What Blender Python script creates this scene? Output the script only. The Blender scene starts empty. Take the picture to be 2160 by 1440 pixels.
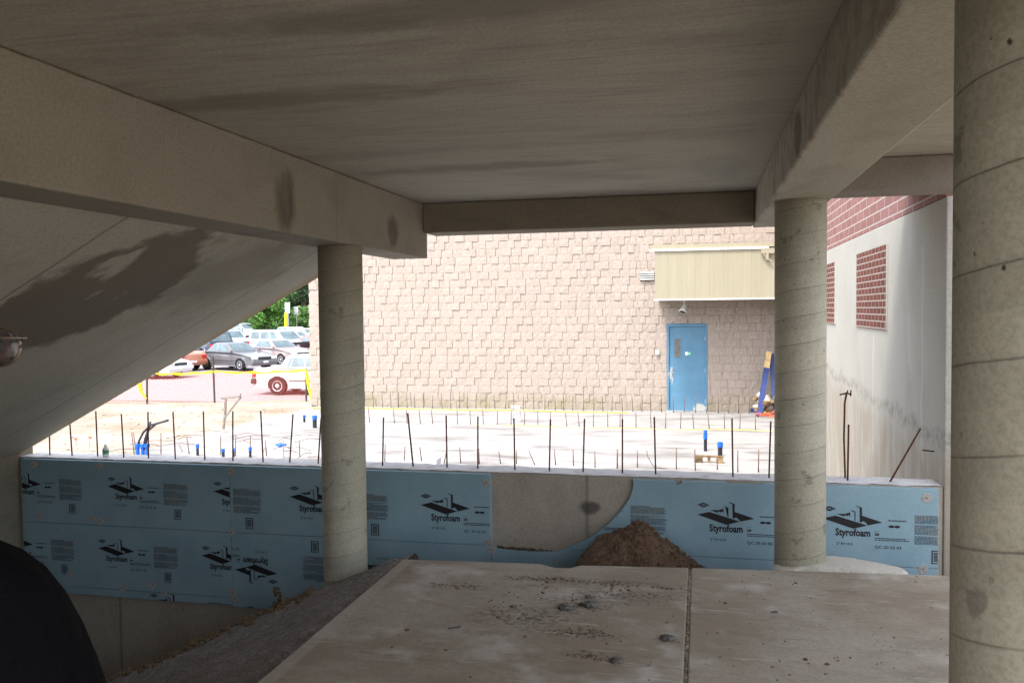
import bpy, bmesh, math, random
from mathutils import Vector, Matrix, noise
random.seed(7)
R = math.radians
scn = bpy.context.scene
COL = scn.collection

# ------------------------------------------------------------------ camera
F, CX, CY = 1775.0, 1080.0, 720.0            # focal length and centre in photo pixels
_Y = Vector((398, 70, -F)).normalized()
_X = Vector((7910, 19, F)); _X = (_X - _X.dot(_Y) * _Y).normalized()
_Z = _X.cross(_Y)
ROT = Matrix((_X, _Y, _Z))                   # camera axes -> world axes
CAM = Vector((0, 0, 2.62))
cd = bpy.data.cameras.new("Camera"); cam = bpy.data.objects.new("Camera", cd); COL.objects.link(cam)
cd.sensor_width = 36; cd.lens = 36 * F / 2160; cd.clip_start = 0.05; cd.clip_end = 1500
cam.matrix_world = Matrix.Translation(CAM) @ ROT.to_4x4()
scn.camera = cam

# ------------------------------------------------------------------ light
SUN = Vector((-0.22, -0.42, 0.86)).normalized()     # direction towards the sun
w = bpy.data.worlds.new("World"); scn.world = w; w.use_nodes = True
nt = w.node_tree; bg = nt.nodes["Background"]
sky = nt.nodes.new("ShaderNodeTexSky"); sky.sky_type = 'NISHITA'; sky.sun_disc = False
sky.sun_elevation = math.asin(SUN.z); sky.sun_rotation = math.atan2(SUN.x, SUN.y)
sky.dust_density = 3.0; sky.air_density = 1.0
hs = nt.nodes.new('ShaderNodeHueSaturation'); hs.inputs['Saturation'].default_value = .5   # hazy, milky sky
nt.links.new(sky.outputs[0], hs.inputs['Color']); nt.links.new(hs.outputs[0], bg.inputs[0]); bg.inputs[1].default_value = 0.15
sl = bpy.data.lights.new("Sun", 'SUN'); sl.energy = .85; sl.angle = R(11); sl.color = (1, .97, .93)
so = bpy.data.objects.new("Sun", sl); COL.objects.link(so)
so.rotation_euler = SUN.to_track_quat('Z', 'Y').to_euler()
scn.view_settings.view_transform = 'Standard'; scn.view_settings.look = 'None'
scn.view_settings.gamma = 1; scn.view_settings.exposure = 2.17
scn.cycles.max_bounces = 12; scn.cycles.diffuse_bounces = 8
scn.cycles.use_denoising = True
scn.cycles.sample_clamp_indirect = 8

def at(x, y, **k):
    """world point seen at photo pixel x, y on the plane X=, Y= or Z="""
    r = ROT @ Vector((x - CX, -(y - CY), -F))
    (a, v), = k.items(); i = 'XYZ'.index(a)
    return CAM + r * ((v - CAM[i]) / r[i])

# ------------------------------------------------------------------ levels
FLOOR, TOP, CEIL, BBOT, LBOT, WY, PIT, LOT = .77, 1.165, 3.685, 3.38, 3.15, 7.31, -1.3, -.33
FY = 7.26                                           # face of the insulation boards
BY = 21.88                                          # block building face

# ------------------------------------------------------------------ materials
class N:
    def __init__(s, name):
        m = bpy.data.materials.new(name); m.use_nodes = True; s.m = m; s.t = m.node_tree
        s.b = s.t.nodes["Principled BSDF"]
        s.co = s.t.nodes.new("ShaderNodeTexCoord").outputs["Object"]
    def n(s, typ, **kw):
        nd = s.t.nodes.new(typ)
        for k, v in kw.items(): setattr(nd, k, v)
        return nd
    def l(s, a, b):
        if hasattr(a, 'default_value') or hasattr(a, 'links'): s.t.links.new(a, b)
        else: b.default_value = a
    def math(s, op, a, b=None, c=None, clamp=False):
        nd = s.n("ShaderNodeMath", operation=op, use_clamp=clamp)
        for i, v in enumerate((a, b, c)):
            if v is not None: s.l(v, nd.inputs[i])
        return nd.outputs[0]
    def map(s, scale=(1, 1, 1), loc=(0, 0, 0), rot=(0, 0, 0), src=None):
        nd = s.n("ShaderNodeMapping"); s.l(src or s.co, nd.inputs[0])
        nd.inputs["Scale"].default_value = scale; nd.inputs["Location"].default_value = loc; nd.inputs["Rotation"].default_value = rot
        return nd.outputs[0]
    def noise(s, scale, detail=4, rough=.55, vec=None, dist=0):
        nd = s.n("ShaderNodeTexNoise"); s.l(vec or s.co, nd.inputs["Vector"])
        nd.inputs["Scale"].default_value = scale; nd.inputs["Detail"].default_value = detail
        nd.inputs["Roughness"].default_value = rough; nd.inputs["Distortion"].default_value = dist
        return nd.outputs["Fac"]
    def vor(s, scale, vec=None, feat='F1', out="Distance"):
        nd = s.n("ShaderNodeTexVoronoi", feature=feat); s.l(vec or s.co, nd.inputs["Vector"])
        nd.inputs["Scale"].default_value = scale
        return nd.outputs[out]
    def rng(s, v, a, b, c=0.0, d=1.0, smooth=True):
        nd = s.n("ShaderNodeMapRange"); nd.interpolation_type = 'SMOOTHSTEP' if smooth else 'LINEAR'
        s.l(v, nd.inputs[0])
        for i, q in enumerate((a, b, c, d)): nd.inputs[i + 1].default_value = q
        return nd.outputs[0]
    def mix(s, f, a, b, mode='MIX'):
        nd = s.n("ShaderNodeMix", data_type='RGBA', blend_type=mode)
        s.l(f, nd.inputs[0])
        for v, i in ((a, 6), (b, 7)):
            if isinstance(v, (tuple, list)): nd.inputs[i].default_value = (*v[:3], 1)
            else: s.t.links.new(v, nd.inputs[i])
        return nd.outputs[2]
    def xyz(s, src=None):
        nd = s.n("ShaderNodeSeparateXYZ"); s.l(src or s.co, nd.inputs[0]); return nd.outputs
    def blob(s, c, r, soft=.35, warp=.35, wscale=3.0, axes=(0, 1, 2)):
        """soft irregular patch round c with radii r (None = endless)"""
        o = s.xyz(); tot = None
        for i in range(3):
            if r[i] is None: continue
            d = s.math('DIVIDE', s.math('SUBTRACT', o[i], c[i]), r[i])
            d = s.math('MULTIPLY', d, d); tot = d if tot is None else s.math('ADD', tot, d)
        tot = s.math('ADD', s.math('SQRT', tot), s.math('MULTIPLY', s.math('SUBTRACT', s.noise(wscale, 5, .6), .5), warp * 2))
        return s.rng(tot, 1 - soft / 2, 1 + soft / 2, 1, 0)
    def bump(s, h, strength=.3, dist=.01):
        nd = s.n("ShaderNodeBump"); nd.inputs["Strength"].default_value = strength; nd.inputs["Distance"].default_value = dist
        s.l(h, nd.inputs["Height"])
        s.l(nd.outputs[0], s.b.inputs["Normal"])
    def done(s, col, rough=.85, spec=.25, metal=0):
        if isinstance(col, (tuple, list)): s.b.inputs["Base Color"].default_value = (*col[:3], 1)
        else: s.l(col, s.b.inputs["Base Color"])
        s.l(rough, s.b.inputs["Roughness"]); s.b.inputs["Specular IOR Level"].default_value = spec
        s.b.inputs["Metallic"].default_value = metal
        return s.m

def plain(name, col, rough=.6, spec=.4, metal=0, var=.12, scale=9):
    s = N(name)
    f = s.noise(scale, 4)
    c = s.mix(s.rng(f, .3, .7), tuple(v * (1 - var) for v in col), tuple(min(1, v * (1 + var)) for v in col))
    return s.done(c, rough, spec, metal)

def concrete(name, base=(.36, .33, .27), dark=(.22, .19, .15), streak=(1, 1, 1), samt=.5, sscale=2.2, pits=.6, extra=None, fine=60, bumpd=.004):
    s = N(name)
    v = s.map(scale=streak)
    big = s.noise(sscale, 6, .62, v, .3)
    c = s.mix(s.math('MULTIPLY', s.rng(big, .46, .68), samt), base, dark)
    mid = s.noise(1.1, 3)
    c = s.mix(s.rng(mid, .3, .7, 0, .35), c, tuple(b * 1.18 for b in base))
    fn = s.noise(fine, 3, .7)
    c = s.mix(s.rng(fn, .35, .7, 0, .28), c, (.1, .09, .075))
    vo = s.math('ADD', s.vor(17, s.map(scale=(1, 1, .8), loc=(3, 1, 7))), s.math('MULTIPLY', s.math('SUBTRACT', s.noise(45, 3, .7), .5), .16))
    gate = s.rng(s.noise(2.5, 2), .52, .6)
    pit = s.math('MULTIPLY', s.math('MULTIPLY', s.rng(vo, .05, .12, 1, 0), gate), pits)
    c = s.mix(pit, c, (.07, .065, .06))
    h = s.math('SUBTRACT', s.math('MULTIPLY', fn, .35), s.math('MULTIPLY', pit, 1.5))
    h = s.math('ADD', h, s.math('MULTIPLY', big, .8))
    if extra: c, h = extra(s, c, h)
    s.bump(h, .5, bumpd)
    return s.done(c, .88, .2)

def x_ceiling(s, c, h):
    o = s.xyz()
    # long dark form-oil streaks running along X, boards' faint lines
    st = s.noise(1.5, 7, .68, s.map(scale=(.6, 2.2, 1), rot=(0, 0, R(-4))), .4)
    c = s.mix(s.rng(st, .48, .78, 0, .36), c, (.19, .17, .135))
    st2 = s.noise(4, 5, .6, s.map(scale=(.3, 7, 1), loc=(4, 2, 0)))
    c = s.mix(s.rng(st2, .5, .75, 0, .30), c, (.13, .12, .105))
    # worn band beside the right-hand beam, poured against other forms
    band = s.math('MULTIPLY', s.rng(s.math('ADD', o[0], s.math('MULTIPLY', st2, .02)), .325, .34), s.math('LESS_THAN', o[0], .5))
    c = s.mix(s.math('MULTIPLY', band, .55), c, (.40, .37, .31))
    st3 = s.noise(7, 6, .72, s.map(scale=(.4, 3.5, 1), loc=(1, 6, 0), rot=(0, 0, R(-3))), .4)
    c = s.mix(s.rng(st3, .42, .66, 0, .25), c, (.24, .215, .17))
    wet = s.blob((.15, 6.6, CEIL), (.22, .55, None), .5, .5, 4)
    c = s.mix(s.math('MULTIPLY', wet, .15), c, (.15, .15, .13))
    for a, q in ((-.9, 2.9), (-2.3, 3.9), (-1.6, 6.1)):
        b = s.blob((a, q, CEIL), (.9, .14, None), 1.3, 1.0, 3.5)
        c = s.mix(s.math('MULTIPLY', b, .5), c, (.12, .11, .09))
    return c, h
def x_lbeam(s, c, h):
    for y, z, ry, rz in ((5.15, 3.36, .13, .19), (7.15, 3.33, .13, .13)):
        b = s.blob((0, y, z), (None, ry, rz), .9, .6, 6)
        c = s.mix(s.math('MULTIPLY', b, s.rng(s.noise(4, 5, .65, s.map(scale=(1, 3, .6))), .25, .65, .45, .85)), c, (.105, .08, .062))
    o = s.xyz()
    e = s.rng(o[2], 3.665, 3.68, 0, 1)
    c = s.mix(s.math('MULTIPLY', e, s.rng(s.noise(6, 4), .4, .6, 0, .8)), c, (.16, .09, .045))
    ln = s.rng(s.math('ABSOLUTE', s.math('SUBTRACT', o[1], 5.95)), .003, .012, 1, 0)
    c = s.mix(s.math('MULTIPLY', ln, .35), c, (.15, .13, .1))
    return c, h
def x_rbeam(s, c, h):
    o = s.xyz()
    b = s.blob((0, 4.55, 3.5), (None, .16, .12), .4, .3, 5)
    b = s.math('MULTIPLY', b, s.math('LESS_THAN', o[0], .5))
    c = s.mix(s.math('MULTIPLY', b, .7), c, (.12, .10, .08))
    e = s.math('MULTIPLY', s.rng(o[2], 3.668, 3.68), s.math('LESS_THAN', o[0], .5))
    c = s.mix(s.math('MULTIPLY', e, .8), c, (.3, .17, .07))
    e = s.math('MULTIPLY', s.rng(s.math('ABSOLUTE', s.math('SUBTRACT', o[0], .495)), .004, .02, 1, 0), s.rng(s.noise(7, 4), .45, .6, 0, .6))
    c = s.mix(e, c, (.18, .14, .10))
    return c, h
def x_rake(s, c, h):
    o = s.xyz()
    # form joints across the slope
    for y0, a in ((6.55, .45), (4.1, .55)):
        wv = s.math('ADD', o[1], s.math('MULTIPLY', s.noise(2, 3), .05))
        ln = s.rng(s.math('ABSOLUTE', s.math('SUBTRACT', wv, y0 + .025)), .004, .016, 1, 0)
        c = s.mix(s.math('MULTIPLY', ln, a), c, (.10, .09, .07))
        h = s.math('SUBTRACT', h, ln)
    # seepage stain running down the slope
    st = s.noise(1.1, 4, .5, s.map(scale=(.75, 1.8, 1), rot=(0, 0, R(14))), .1)
    m = s.blob((-3.83, 4.85, 0), (.70, .62, None), .25, .7, 2.2)
    m = s.math('MULTIPLY', m, s.rng(st, .37, .42))
    c = s.mix(s.math('MULTIPLY', m, .75), c, (.12, .092, .072))
    m = s.blob((-3.55, 5.9, 0), (.45, .55, None), .8, .8, 2.5)
    c = s.mix(s.math('MULTIPLY', m, .45), c, (.16, .14, .11))
    # ochre rim near the outer edge
    m = s.math('MULTIPLY', s.rng(o[1], 7.05, 7.32), s.rng(s.noise(1.6, 3), .4, .6, .2, .8))
    c = s.mix(m, c, (.42, .31, .16))
    return c, h
def x_floor(s, c, h):
    o = s.xyz()
    d = s.noise(.9, 6, .6, s.map(loc=(2, 5, 0)))
    c = s.mix(s.rng(d, .40, .60, 0, .8), c, (.215, .165, .115))
    br = s.noise(7, 6, .7, s.map(scale=(.45, 1.6, 1), rot=(0, 0, R(14))), .5)
    c = s.mix(s.rng(br, .55, .72, 0, .6), c, (.17, .12, .085))
    pale = s.noise(1.7, 4, .6, s.map(loc=(7, 7, 0)))
    c = s.mix(s.rng(pale, .55, .72, 0, .6), c, (.48, .44, .38))
    scr = s.noise(3, 3, .5, s.map(scale=(1, 9, 1), rot=(0, 0, R(-38))), .6)
    c = s.mix(s.rng(scr, .64, .7, 0, .35), c, (.5, .46, .40))
    # crumbs of soil trodden in
    cr = s.noise(26, 5, .78); m = None
    for px_, py_, rx_, ry_ in ((1180, 1222, .34, .07), (1290, 1228, .26, .06), (1225, 1272, .20, .10), (1215, 1335, .24, .06), (1250, 1382, .17, .05), (1405, 1238, .13, .03), (960, 1236, .22, .06), (1330, 1256, .3, .1), (1120, 1300, .3, .16)):
        q_ = at(px_, py_, Z=FLOOR); b_ = s.blob((q_.x, q_.y, 0), (rx_, ry_, None), 1.2, .9, 6)
        m = b_ if m is None else s.math('MAXIMUM', m, b_)
    c = s.mix(s.math('MULTIPLY', m, s.rng(cr, .47, .58, 0, .9)), c, (.095, .068, .05))
    sp = s.math('MULTIPLY', s.rng(s.vor(9), .07, .13, 1, 0), s.rng(s.noise(5, 2), .5, .6))
    c = s.mix(sp, c, (.08, .07, .06))
    e = s.rng(o[0], -2.10, -2.085, 1, 0)
    c = s.mix(s.math('MULTIPLY', e, .5), c, (.36, .31, .25))
    return c, s.math('ADD', h, s.math('MULTIPLY', br, 1.2))
def x_found(s, c, h):
    o = s.xyz()
    for x0 in (-.98, -3.35, -5.72):
        ln = s.rng(s.math('ABSOLUTE', s.math('SUBTRACT', o[0], x0)), .006, .025, 1, 0)
        c = s.mix(s.math('MULTIPLY', ln, .5), c, (.13, .11, .09))
    b = s.blob((-.96, 0, .88), (.08, None, .06), .8, .6, 12)
    c = s.mix(s.math('MULTIPLY', b, .8), c, (.05, .045, .04))
    return c, h
def x_rwall(s, c, h):
    o = s.xyz()
    # soil line climbing away from the footing: below it brown smears
    t = s.math('ADD', o[2], s.math('MULTIPLY', s.math('SUBTRACT', s.noise(1.6, 6, .65), .5), .45))
    line = s.math('ADD', s.math('MULTIPLY', s.math('SUBTRACT', o[1], 9.2), .03), 1.55)
    below = s.rng(s.math('SUBTRACT', line, t), -.02, .3)
    vs = s.noise(3, 5, .6, s.map(scale=(1, 3, .5)))
    c = s.mix(s.math('MULTIPLY', below, s.rng(vs, .3, .62, .15, .6)), c, (.26, .20, .13))
    rim = s.rng(s.math('ABSOLUTE', s.math('SUBTRACT', line, t)), .0, .12, 1, 0)
    c = s.mix(s.math('MULTIPLY', rim, s.rng(s.noise(9, 6, .75), .35, .65, 0, .6)), c, (.14, .12, .09))
    for y0, z0, z1, a in ((10.15, .9, 2.35, .3), (8.0, 1.2, 3.2, .22), (8.5, 2.0, 2.6, .2)):
        wv = s.math('ADD', o[1], s.math('MULTIPLY', s.noise(1.5, 3), .35))
        ln = s.rng(s.math('ABSOLUTE', s.math('SUBTRACT', wv, y0 + .17)), .01, .05, 1, 0)
        g = s.math('MULTIPLY', s.rng(o[2], z0, z0 + .1), s.rng(o[2], z1 - .1, z1, 1, 0))
        c = s.mix(s.math('MULTIPLY', s.math('MULTIPLY', ln, g), a), c, (.62, .62, .58))
    return c, h
def x_col(s, c, h):
    o = s.xyz()
    a = s.math('ARCTAN2', o[1], o[0])
    wv = s.math('MULTIPLY', s.math('SUBTRACT', s.noise(4, 3), .5), .012)
    t = s.math('SUBTRACT', s.math('DIVIDE', s.math('ADD', o[2], wv), .191), s.math('DIVIDE', a, 2 * math.pi))
    fr = s.math('FRACT', s.math('ADD', t, 50.0))
    ln = s.rng(s.math('ABSOLUTE', s.math('SUBTRACT', fr, .5)), .004, .020, 1, 0)
    gate = s.rng(s.noise(2.6, 4), .36, .6, .2, 1)
    c = s.mix(s.math('MULTIPLY', s.math('MULTIPLY', ln, gate), .5), c, (.085, .085, .08))
    sh = s.rng(s.math('SUBTRACT', fr, .5), 0.0, .08, .12, 0)
    c = s.mix(s.math('MULTIPLY', sh, gate), c, (.17, .16, .13))
    bl = s.noise(9, 4, .6, s.map(loc=(5, 5, 5)))
    c = s.mix(s.rng(bl, .62, .70, 0, .55), c, (.15, .15, .13))
    st = s.noise(5, 4, .6, s.map(scale=(2, 2, .5), loc=(9, 1, 2)))
    c = s.mix(s.rng(st, .6, .75, 0, .35), c, (.33, .23, .12))
    e = s.rng(o[2], .02, .17, 1, 0)
    c = s.mix(s.math('MULTIPLY', e, s.rng(s.noise(11, 4), .4, .6, .2, .8)), c, (.20, .15, .11))
    return c, s.math('SUBTRACT', h, s.math('MULTIPLY', ln, 1.6))

M = {}
M['ceil'] = concrete('ceiling_concrete', (.43, .41, .345), (.285, .265, .22), (.5, 1.5, 1), .6, 1.3, .35, x_ceiling)
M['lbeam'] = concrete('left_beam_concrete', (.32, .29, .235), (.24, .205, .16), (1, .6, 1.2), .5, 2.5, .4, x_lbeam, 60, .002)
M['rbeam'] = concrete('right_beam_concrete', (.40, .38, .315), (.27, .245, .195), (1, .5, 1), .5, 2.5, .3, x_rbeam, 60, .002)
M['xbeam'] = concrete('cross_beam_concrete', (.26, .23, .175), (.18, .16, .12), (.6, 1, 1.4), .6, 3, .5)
M['rake'] = concrete('raking_slab_concrete', (.49, .475, .405), (.34, .32, .27), (.8, 1.5, 1), .35, 1.6, .2, x_rake)
M['floor'] = concrete('floor_concrete', (.33, .28, .215), (.20, .162, .12), (1, 1.6, 1), .6, 2.4, .8, x_floor, 45, .008)
M['found'] = concrete('foundation_concrete', (.38, .33, .27), (.27, .23, .185), (1.5, 1, .6), .5, 2.5, .9, x_found)
M['topc'] = concrete('lit_top_concrete', (.72, .70, .69), (.38, .35, .33), (1, 1, 1), .6, 7, .9, None, 70, .012)
M['rwall'] = concrete('side_wall_concrete', (.41, .395, .35), (.335, .32, .275), (1, 1, .6), .5, 1.8, .3, x_rwall)
M['col'] = concrete('column_concrete', (.47, .44, .345), (.34, .31, .24), (1, 1, .7), .5, 3.5, 1.0, x_col, 75)
M['slabout'] = concrete('outdoor_slab_concrete', (.30, .29, .28), (.13, .122, .115), (.5, 1.6, 1), .9, 1.3, .5, None, 25, .01)
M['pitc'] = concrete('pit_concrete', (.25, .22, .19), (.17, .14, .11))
M['pale'] = concrete('pale_mortar', (.47, .43, .36), (.34, .29, .23), (1, 1, 1), .5, 5)

def soil(name, a, b, c3, scale=14, d=.03):
    s = N(name)
    f = s.noise(scale, 7, .7); g = s.noise(scale * .15, 4)
    c = s.mix(s.rng(f, .35, .65), a, b); c = s.mix(s.rng(g, .4, .7, 0, .7), c, c3)
    st = s.rng(s.vor(scale * 3), .05, .2, 1, 0)
    c = s.mix(s.math('MULTIPLY', st, s.rng(g, .3, .6)), c, tuple(v * 1.8 for v in b))
    s.bump(s.math('ADD', f, s.math('MULTIPLY', s.vor(scale * 2.2), .6)), .9, d)
    return s.done(c, .95, .1)
M['soil'] = soil('brown_soil', (.09, .055, .035), (.17, .11, .07), (.13, .08, .05), 30, .02)
M['loose'] = soil('loose_tan_soil', (.15, .10, .06), (.25, .18, .115), (.18, .12, .075), 35, .02)
M['bank'] = soil('grey_compacted_fill', (.17, .15, .13), (.30, .265, .235), (.19, .155, .125), 16, .04)
M['yard'] = soil('pale_yard_gravel', (.27, .23, .185), (.33, .295, .25), (.19, .13, .08), 4, .03)
M['pit'] = soil('pit_soil', (.12, .09, .065), (.17, .13, .1), (.1, .07, .05), 12, .03)

def asphalt():
    s = N('worn_parking_asphalt')
    f = s.noise(40, 3, .7); g = s.noise(.35, 4)
    c = s.mix(s.rng(f, .3, .7), (.25, .205, .20), (.32, .28, .275)); c = s.mix(s.rng(g, .4, .7, 0, .6), c, (.27, .235, .23))
    s.bump(f, .3, .01); return s.done(c, .9, .2)
M['asphalt'] = asphalt()

def foam():
    s = N('blue_insulation_foam')
    s.co = s.n('ShaderNodeNewGeometry').outputs['Position']
    o = s.xyz()
    f = s.noise(2.2, 5, .6); g = s.noise(90, 2)
    c = s.mix(s.rng(f, .35, .65), (.235, .345, .395), (.27, .385, .435))
    c = s.mix(s.rng(g, .4, .7, 0, .15), c, (.10, .20, .26))
    dirt = s.noise(5, 6, .7, s.map(scale=(1, 1, 1.6)))
    low = s.rng(o[2], .05, .50, 1, 0)
    reg = s.rng(o[0], -2.2, -1.7)
    c = s.mix(s.math('MULTIPLY', s.math('MULTIPLY', low, reg), s.rng(dirt, .35, .6, .1, .8)), c, (.15, .155, .14))
    sc = s.rng(s.noise(6, 5, .7, s.map(scale=(3, 1, .5))), .66, .74, 0, .35)
    c = s.mix(sc, c, (.28, .36, .38))
    s.bump(g, .15, .002)
    return s.done(c, .7, .25)
M['foam'] = foam()
M['ink'] = plain('black_print_ink', (.018, .014, .016), .6, .3)
def fineink():
    s = N('fine_print_ink')
    f = s.noise(6, 2)
    return s.done(s.mix(s.rng(f, .45, .55), (.055, .07, .09), (.12, .095, .07)), .7, .2)
M['fine'] = fineink()
M['washer'] = plain('clear_plastic_washer', (.36, .34, .31), .35, .5, var=.25, scale=60)
M['screw'] = plain('dull_steel', (.1, .09, .08), .5, .5, .6)
def rust(name='rusty_rebar_steel', a=(.07, .022, .016), b=(.14, .05, .03)):
    s = N(name); f = s.noise(25, 5, .7)
    z = s.xyz()[2]
    s.bump(s.math('SINE', s.math('MULTIPLY', z, 420)), .4, .002)
    return s.done(s.mix(s.rng(f, .35, .65), a, b), .8, .2)
M['rust'] = rust()
M['rust2'] = rust('weathered_rebar_steel', (.13, .09, .075), (.22, .15, .12))

def block():
    s = N('split_face_block')
    g = s.n("ShaderNodeNewGeometry").outputs["Random Per Island"]
    c = s.mix(g, (.365, .31, .265), (.40, .34, .295))
    r2 = s.math('FRACT', s.math('MULTIPLY', g, 7.31))
    c = s.mix(s.rng(r2, .82, .97, 0, .35), c, (.36, .31, .29))
    f = s.noise(16, 5, .7); fn = s.noise(70, 3, .7)
    c = s.mix(s.rng(f, .35, .7, 0, .3), c, (.27, .215, .175)); c = s.mix(s.rng(fn, .4, .7, 0, .2), c, (.23, .18, .145))
    o = s.xyz()
    al = s.math('MULTIPLY', s.rng(s.math('ADD', o[2], s.math('MULTIPLY', s.noise(1.2, 4), .4)), .3, .75, 1, 0), s.rng(s.noise(2, 3), .4, .65, .2, .7))
    c = s.mix(al, c, (.24, .22, .13))
    s.bump(s.math('ADD', f, s.math('MULTIPLY', fn, .3)), .7, .02)
    return s.done(c, .92, .15)
M['block'] = block()
M['mortar'] = plain('block_mortar', (.23, .18, .145), .9, .1)

def brick(name, bw, bh, mort, a, b, mc):
    s = N(name)
    o = s.xyz(); cb = s.n("ShaderNodeCombineXYZ"); s.l(o[1], cb.inputs[0]); s.l(o[2], cb.inputs[1])
    t = s.n("ShaderNodeTexBrick"); s.l(cb.outputs[0], t.inputs["Vector"])
    t.offset = .5
    t.inputs["Color1"].default_value = (*a, 1); t.inputs["Color2"].default_value = (*b, 1); t.inputs["Mortar"].default_value = (*mc, 1)
    t.inputs["Scale"].default_value = 1; t.inputs["Mortar Size"].default_value = mort; t.inputs["Mortar Smooth"].default_value = .1
    t.inputs["Brick Width"].default_value = bw; t.inputs["Row Height"].default_value = bh; t.inputs["Bias"].default_value = 0
    f = s.noise(20, 5, .7)
    c = s.mix(s.rng(f, .35, .7, 0, .35), t.outputs["Color"], tuple(v * .6 for v in a))
    s.bump(s.math('SUBTRACT', s.math('MULTIPLY', f, .2), t.outputs["Fac"]), .7, .008)
    return s.done(c, .9, .15)
M['brick'] = brick('red_brick', .20, .0745, .006, (.165, .062, .045), (.12, .045, .034), (.45, .41, .37))
M['bigbrick'] = brick('rose_block', .40, .118, .008, (.29, .15, .135), (.24, .12, .105), (.46, .41, .38))

def awn():
    s = N('tan_corrugated_metal')
    o = s.xyz(); f = s.noise(1.4, 5, .6, s.map(scale=(3, 1, .25)))
    c = s.mix(s.rng(f, .35, .7), (.29, .265, .185), (.32, .29, .205))
    return s.done(c, .55, .35)
M['awn'] = awn()
M['white'] = plain('white_paint', (.78, .76, .72), .5, .4, var=.05)
def doorp():
    s = N('blue_door_paint')
    f = s.noise(3, 4); o = s.xyz()
    c = s.mix(s.rng(f, .3, .7), (.085, .20, .31), (.10, .23, .35))
    w1 = s.blob((.83, 0, .06), (.16, None, .13), .4, .7, 9)
    c = s.mix(w1, c, (.45, .45, .42))
    sc = s.rng(s.noise(7, 6, .75), .66, .70, 0, .45)
    c = s.mix(s.math('MULTIPLY', sc, s.rng(o[2], .3, .9, 1, 0)), c, (.3, .36, .40))
    w2 = s.blob((.11, 0, .93), (.06, None, .20), .3, .7, 14)
    c = s.mix(s.math('MULTIPLY', w2, s.rng(s.noise(22, 4), .45, .5)), c, (.6, .6, .57))
    return s.done(c, .45, .4)
M['door'] = doorp()
M['darkglass'] = plain('dark_wired_glass', (.16, .15, .13), .2, .5)
M['green'] = plain('green_sign', (.03, .42, .26), .5)
M['cream'] = plain('cream_plastic', (.72, .66, .48), .5)
M['bluepaint'] = plain('navy_painted_wood', (.02, .04, .16), .6)
M['wood'] = plain('bare_lumber', (.62, .44, .22), .8, .2, var=.2, scale=14)
M['oldwood'] = plain('weathered_wood', (.22, .19, .16), .85, .2, var=.3, scale=20)
M['firewood'] = plain('rubble_wood', (.20, .14, .08), .9, .15, var=.6, scale=7)
M['bark'] = plain('tree_bark', (.09, .065, .045), .9, .1, var=.4, scale=12)
M['orange'] = plain('orange_plastic', (.75, .13, .05), .6, .3)
M['netting'] = plain('orange_red_plastic_mesh', (.50, .07, .05), .6, .3)
M['yellow'] = plain('yellow_tape', (.85, .66, .02), .5, .4, var=.08)
M['rope'] = plain('yellow_string', (.8, .68, .12), .6)
M['postm'] = plain('dark_fence_post', (.06, .05, .04), .6, .4)
M['capblue'] = plain('bright_blue_plastic', (.01, .12, .62), .45, .4)
M['pipeblk'] = plain('black_pipe', (.02, .02, .03), .5, .4)
M['galv'] = plain('galvanised_metal', (.5, .5, .5), .4, .5, .7, var=.2)
M['greybox'] = plain('pale_grey_plastic', (.55, .55, .58), .5)
M['plast'] = plain('clear_bottle_plastic', (.72, .74, .70), .25, .5)
M['label'] = plain('bottle_label', (.12, .3, .2), .5, .4, var=.8, scale=90)
M['tyre'] = plain('tyre_rubber', (.02, .02, .02), .8, .2)
M['rim'] = plain('alloy_rim', (.55, .55, .56), .35, .5, .6)
M['carglass'] = plain('car_glass', (.10, .14, .15), .06, .8, var=.3, scale=1.5)
M['trim'] = plain('black_car_trim', (.03, .03, .03), .55, .4)
M['chrome'] = plain('chrome', (.6, .6, .6), .2, .5, .9)
M['tail'] = plain('red_tail_lens', (.5, .02, .02), .3, .5)
M['lamp'] = plain('clear_lamp_lens', (.7, .7, .68), .2, .5)
M['platem'] = plain('plate_white', (.7, .74, .78), .5)
M['jointfill'] = plain('sandy_joint_filler', (.19, .15, .115), .95, .1, var=.6, scale=50)
M['mortarlump'] = plain('grey_mortar', (.11, .10, .088), .95, .1, var=.5, scale=30)
def cloth():
    s = N('black_cloth'); f = s.noise(5, 4, .6, s.map(scale=(1, 1, .45)), 1.2); g = s.noise(260, 2)
    s.bump(s.math('ADD', f, s.math('MULTIPLY', g, .04)), .9, .05); return s.done((.004, .004, .005), .95, .05)
M['black'] = cloth()
M['denim'] = plain('dark_trousers', (.02, .023, .035), .95, .1)
M['skin'] = plain('skin', (.42, .20, .14), .55, .35, var=.1, scale=25)
M['hair'] = plain('brown_hair', (.05, .03, .02), .7, .3, var=.5, scale=80)
M['metal'] = plain('gold_wire_frame', (.25, .2, .15), .3, .5, .9)
def paint(name, col, rough=.28):
    s = N(name); f = s.noise(1.2, 3)
    c = s.mix(s.rng(f, .3, .7), tuple(v * .9 for v in col), col)
    s.b.inputs["Coat Weight"].default_value = .6; s.b.inputs["Coat Roughness"].default_value = .08
    return s.done(c, rough, .5)
def leaf(name, a, b):
    s = N(name); g = s.n("ShaderNodeNewGeometry").outputs["Random Per Island"]
    c = s.mix(g, a, b)
    return s.done(c, .7, .25)
M['leaf1'] = leaf('bright_foliage', (.05, .13, .02), (.11, .24, .045))
M['leaf2'] = leaf('dark_foliage', (.02, .05, .02), (.045, .09, .04))
M['leaf3'] = leaf('hedge_foliage', (.05, .13, .03), (.12, .22, .05))
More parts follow.
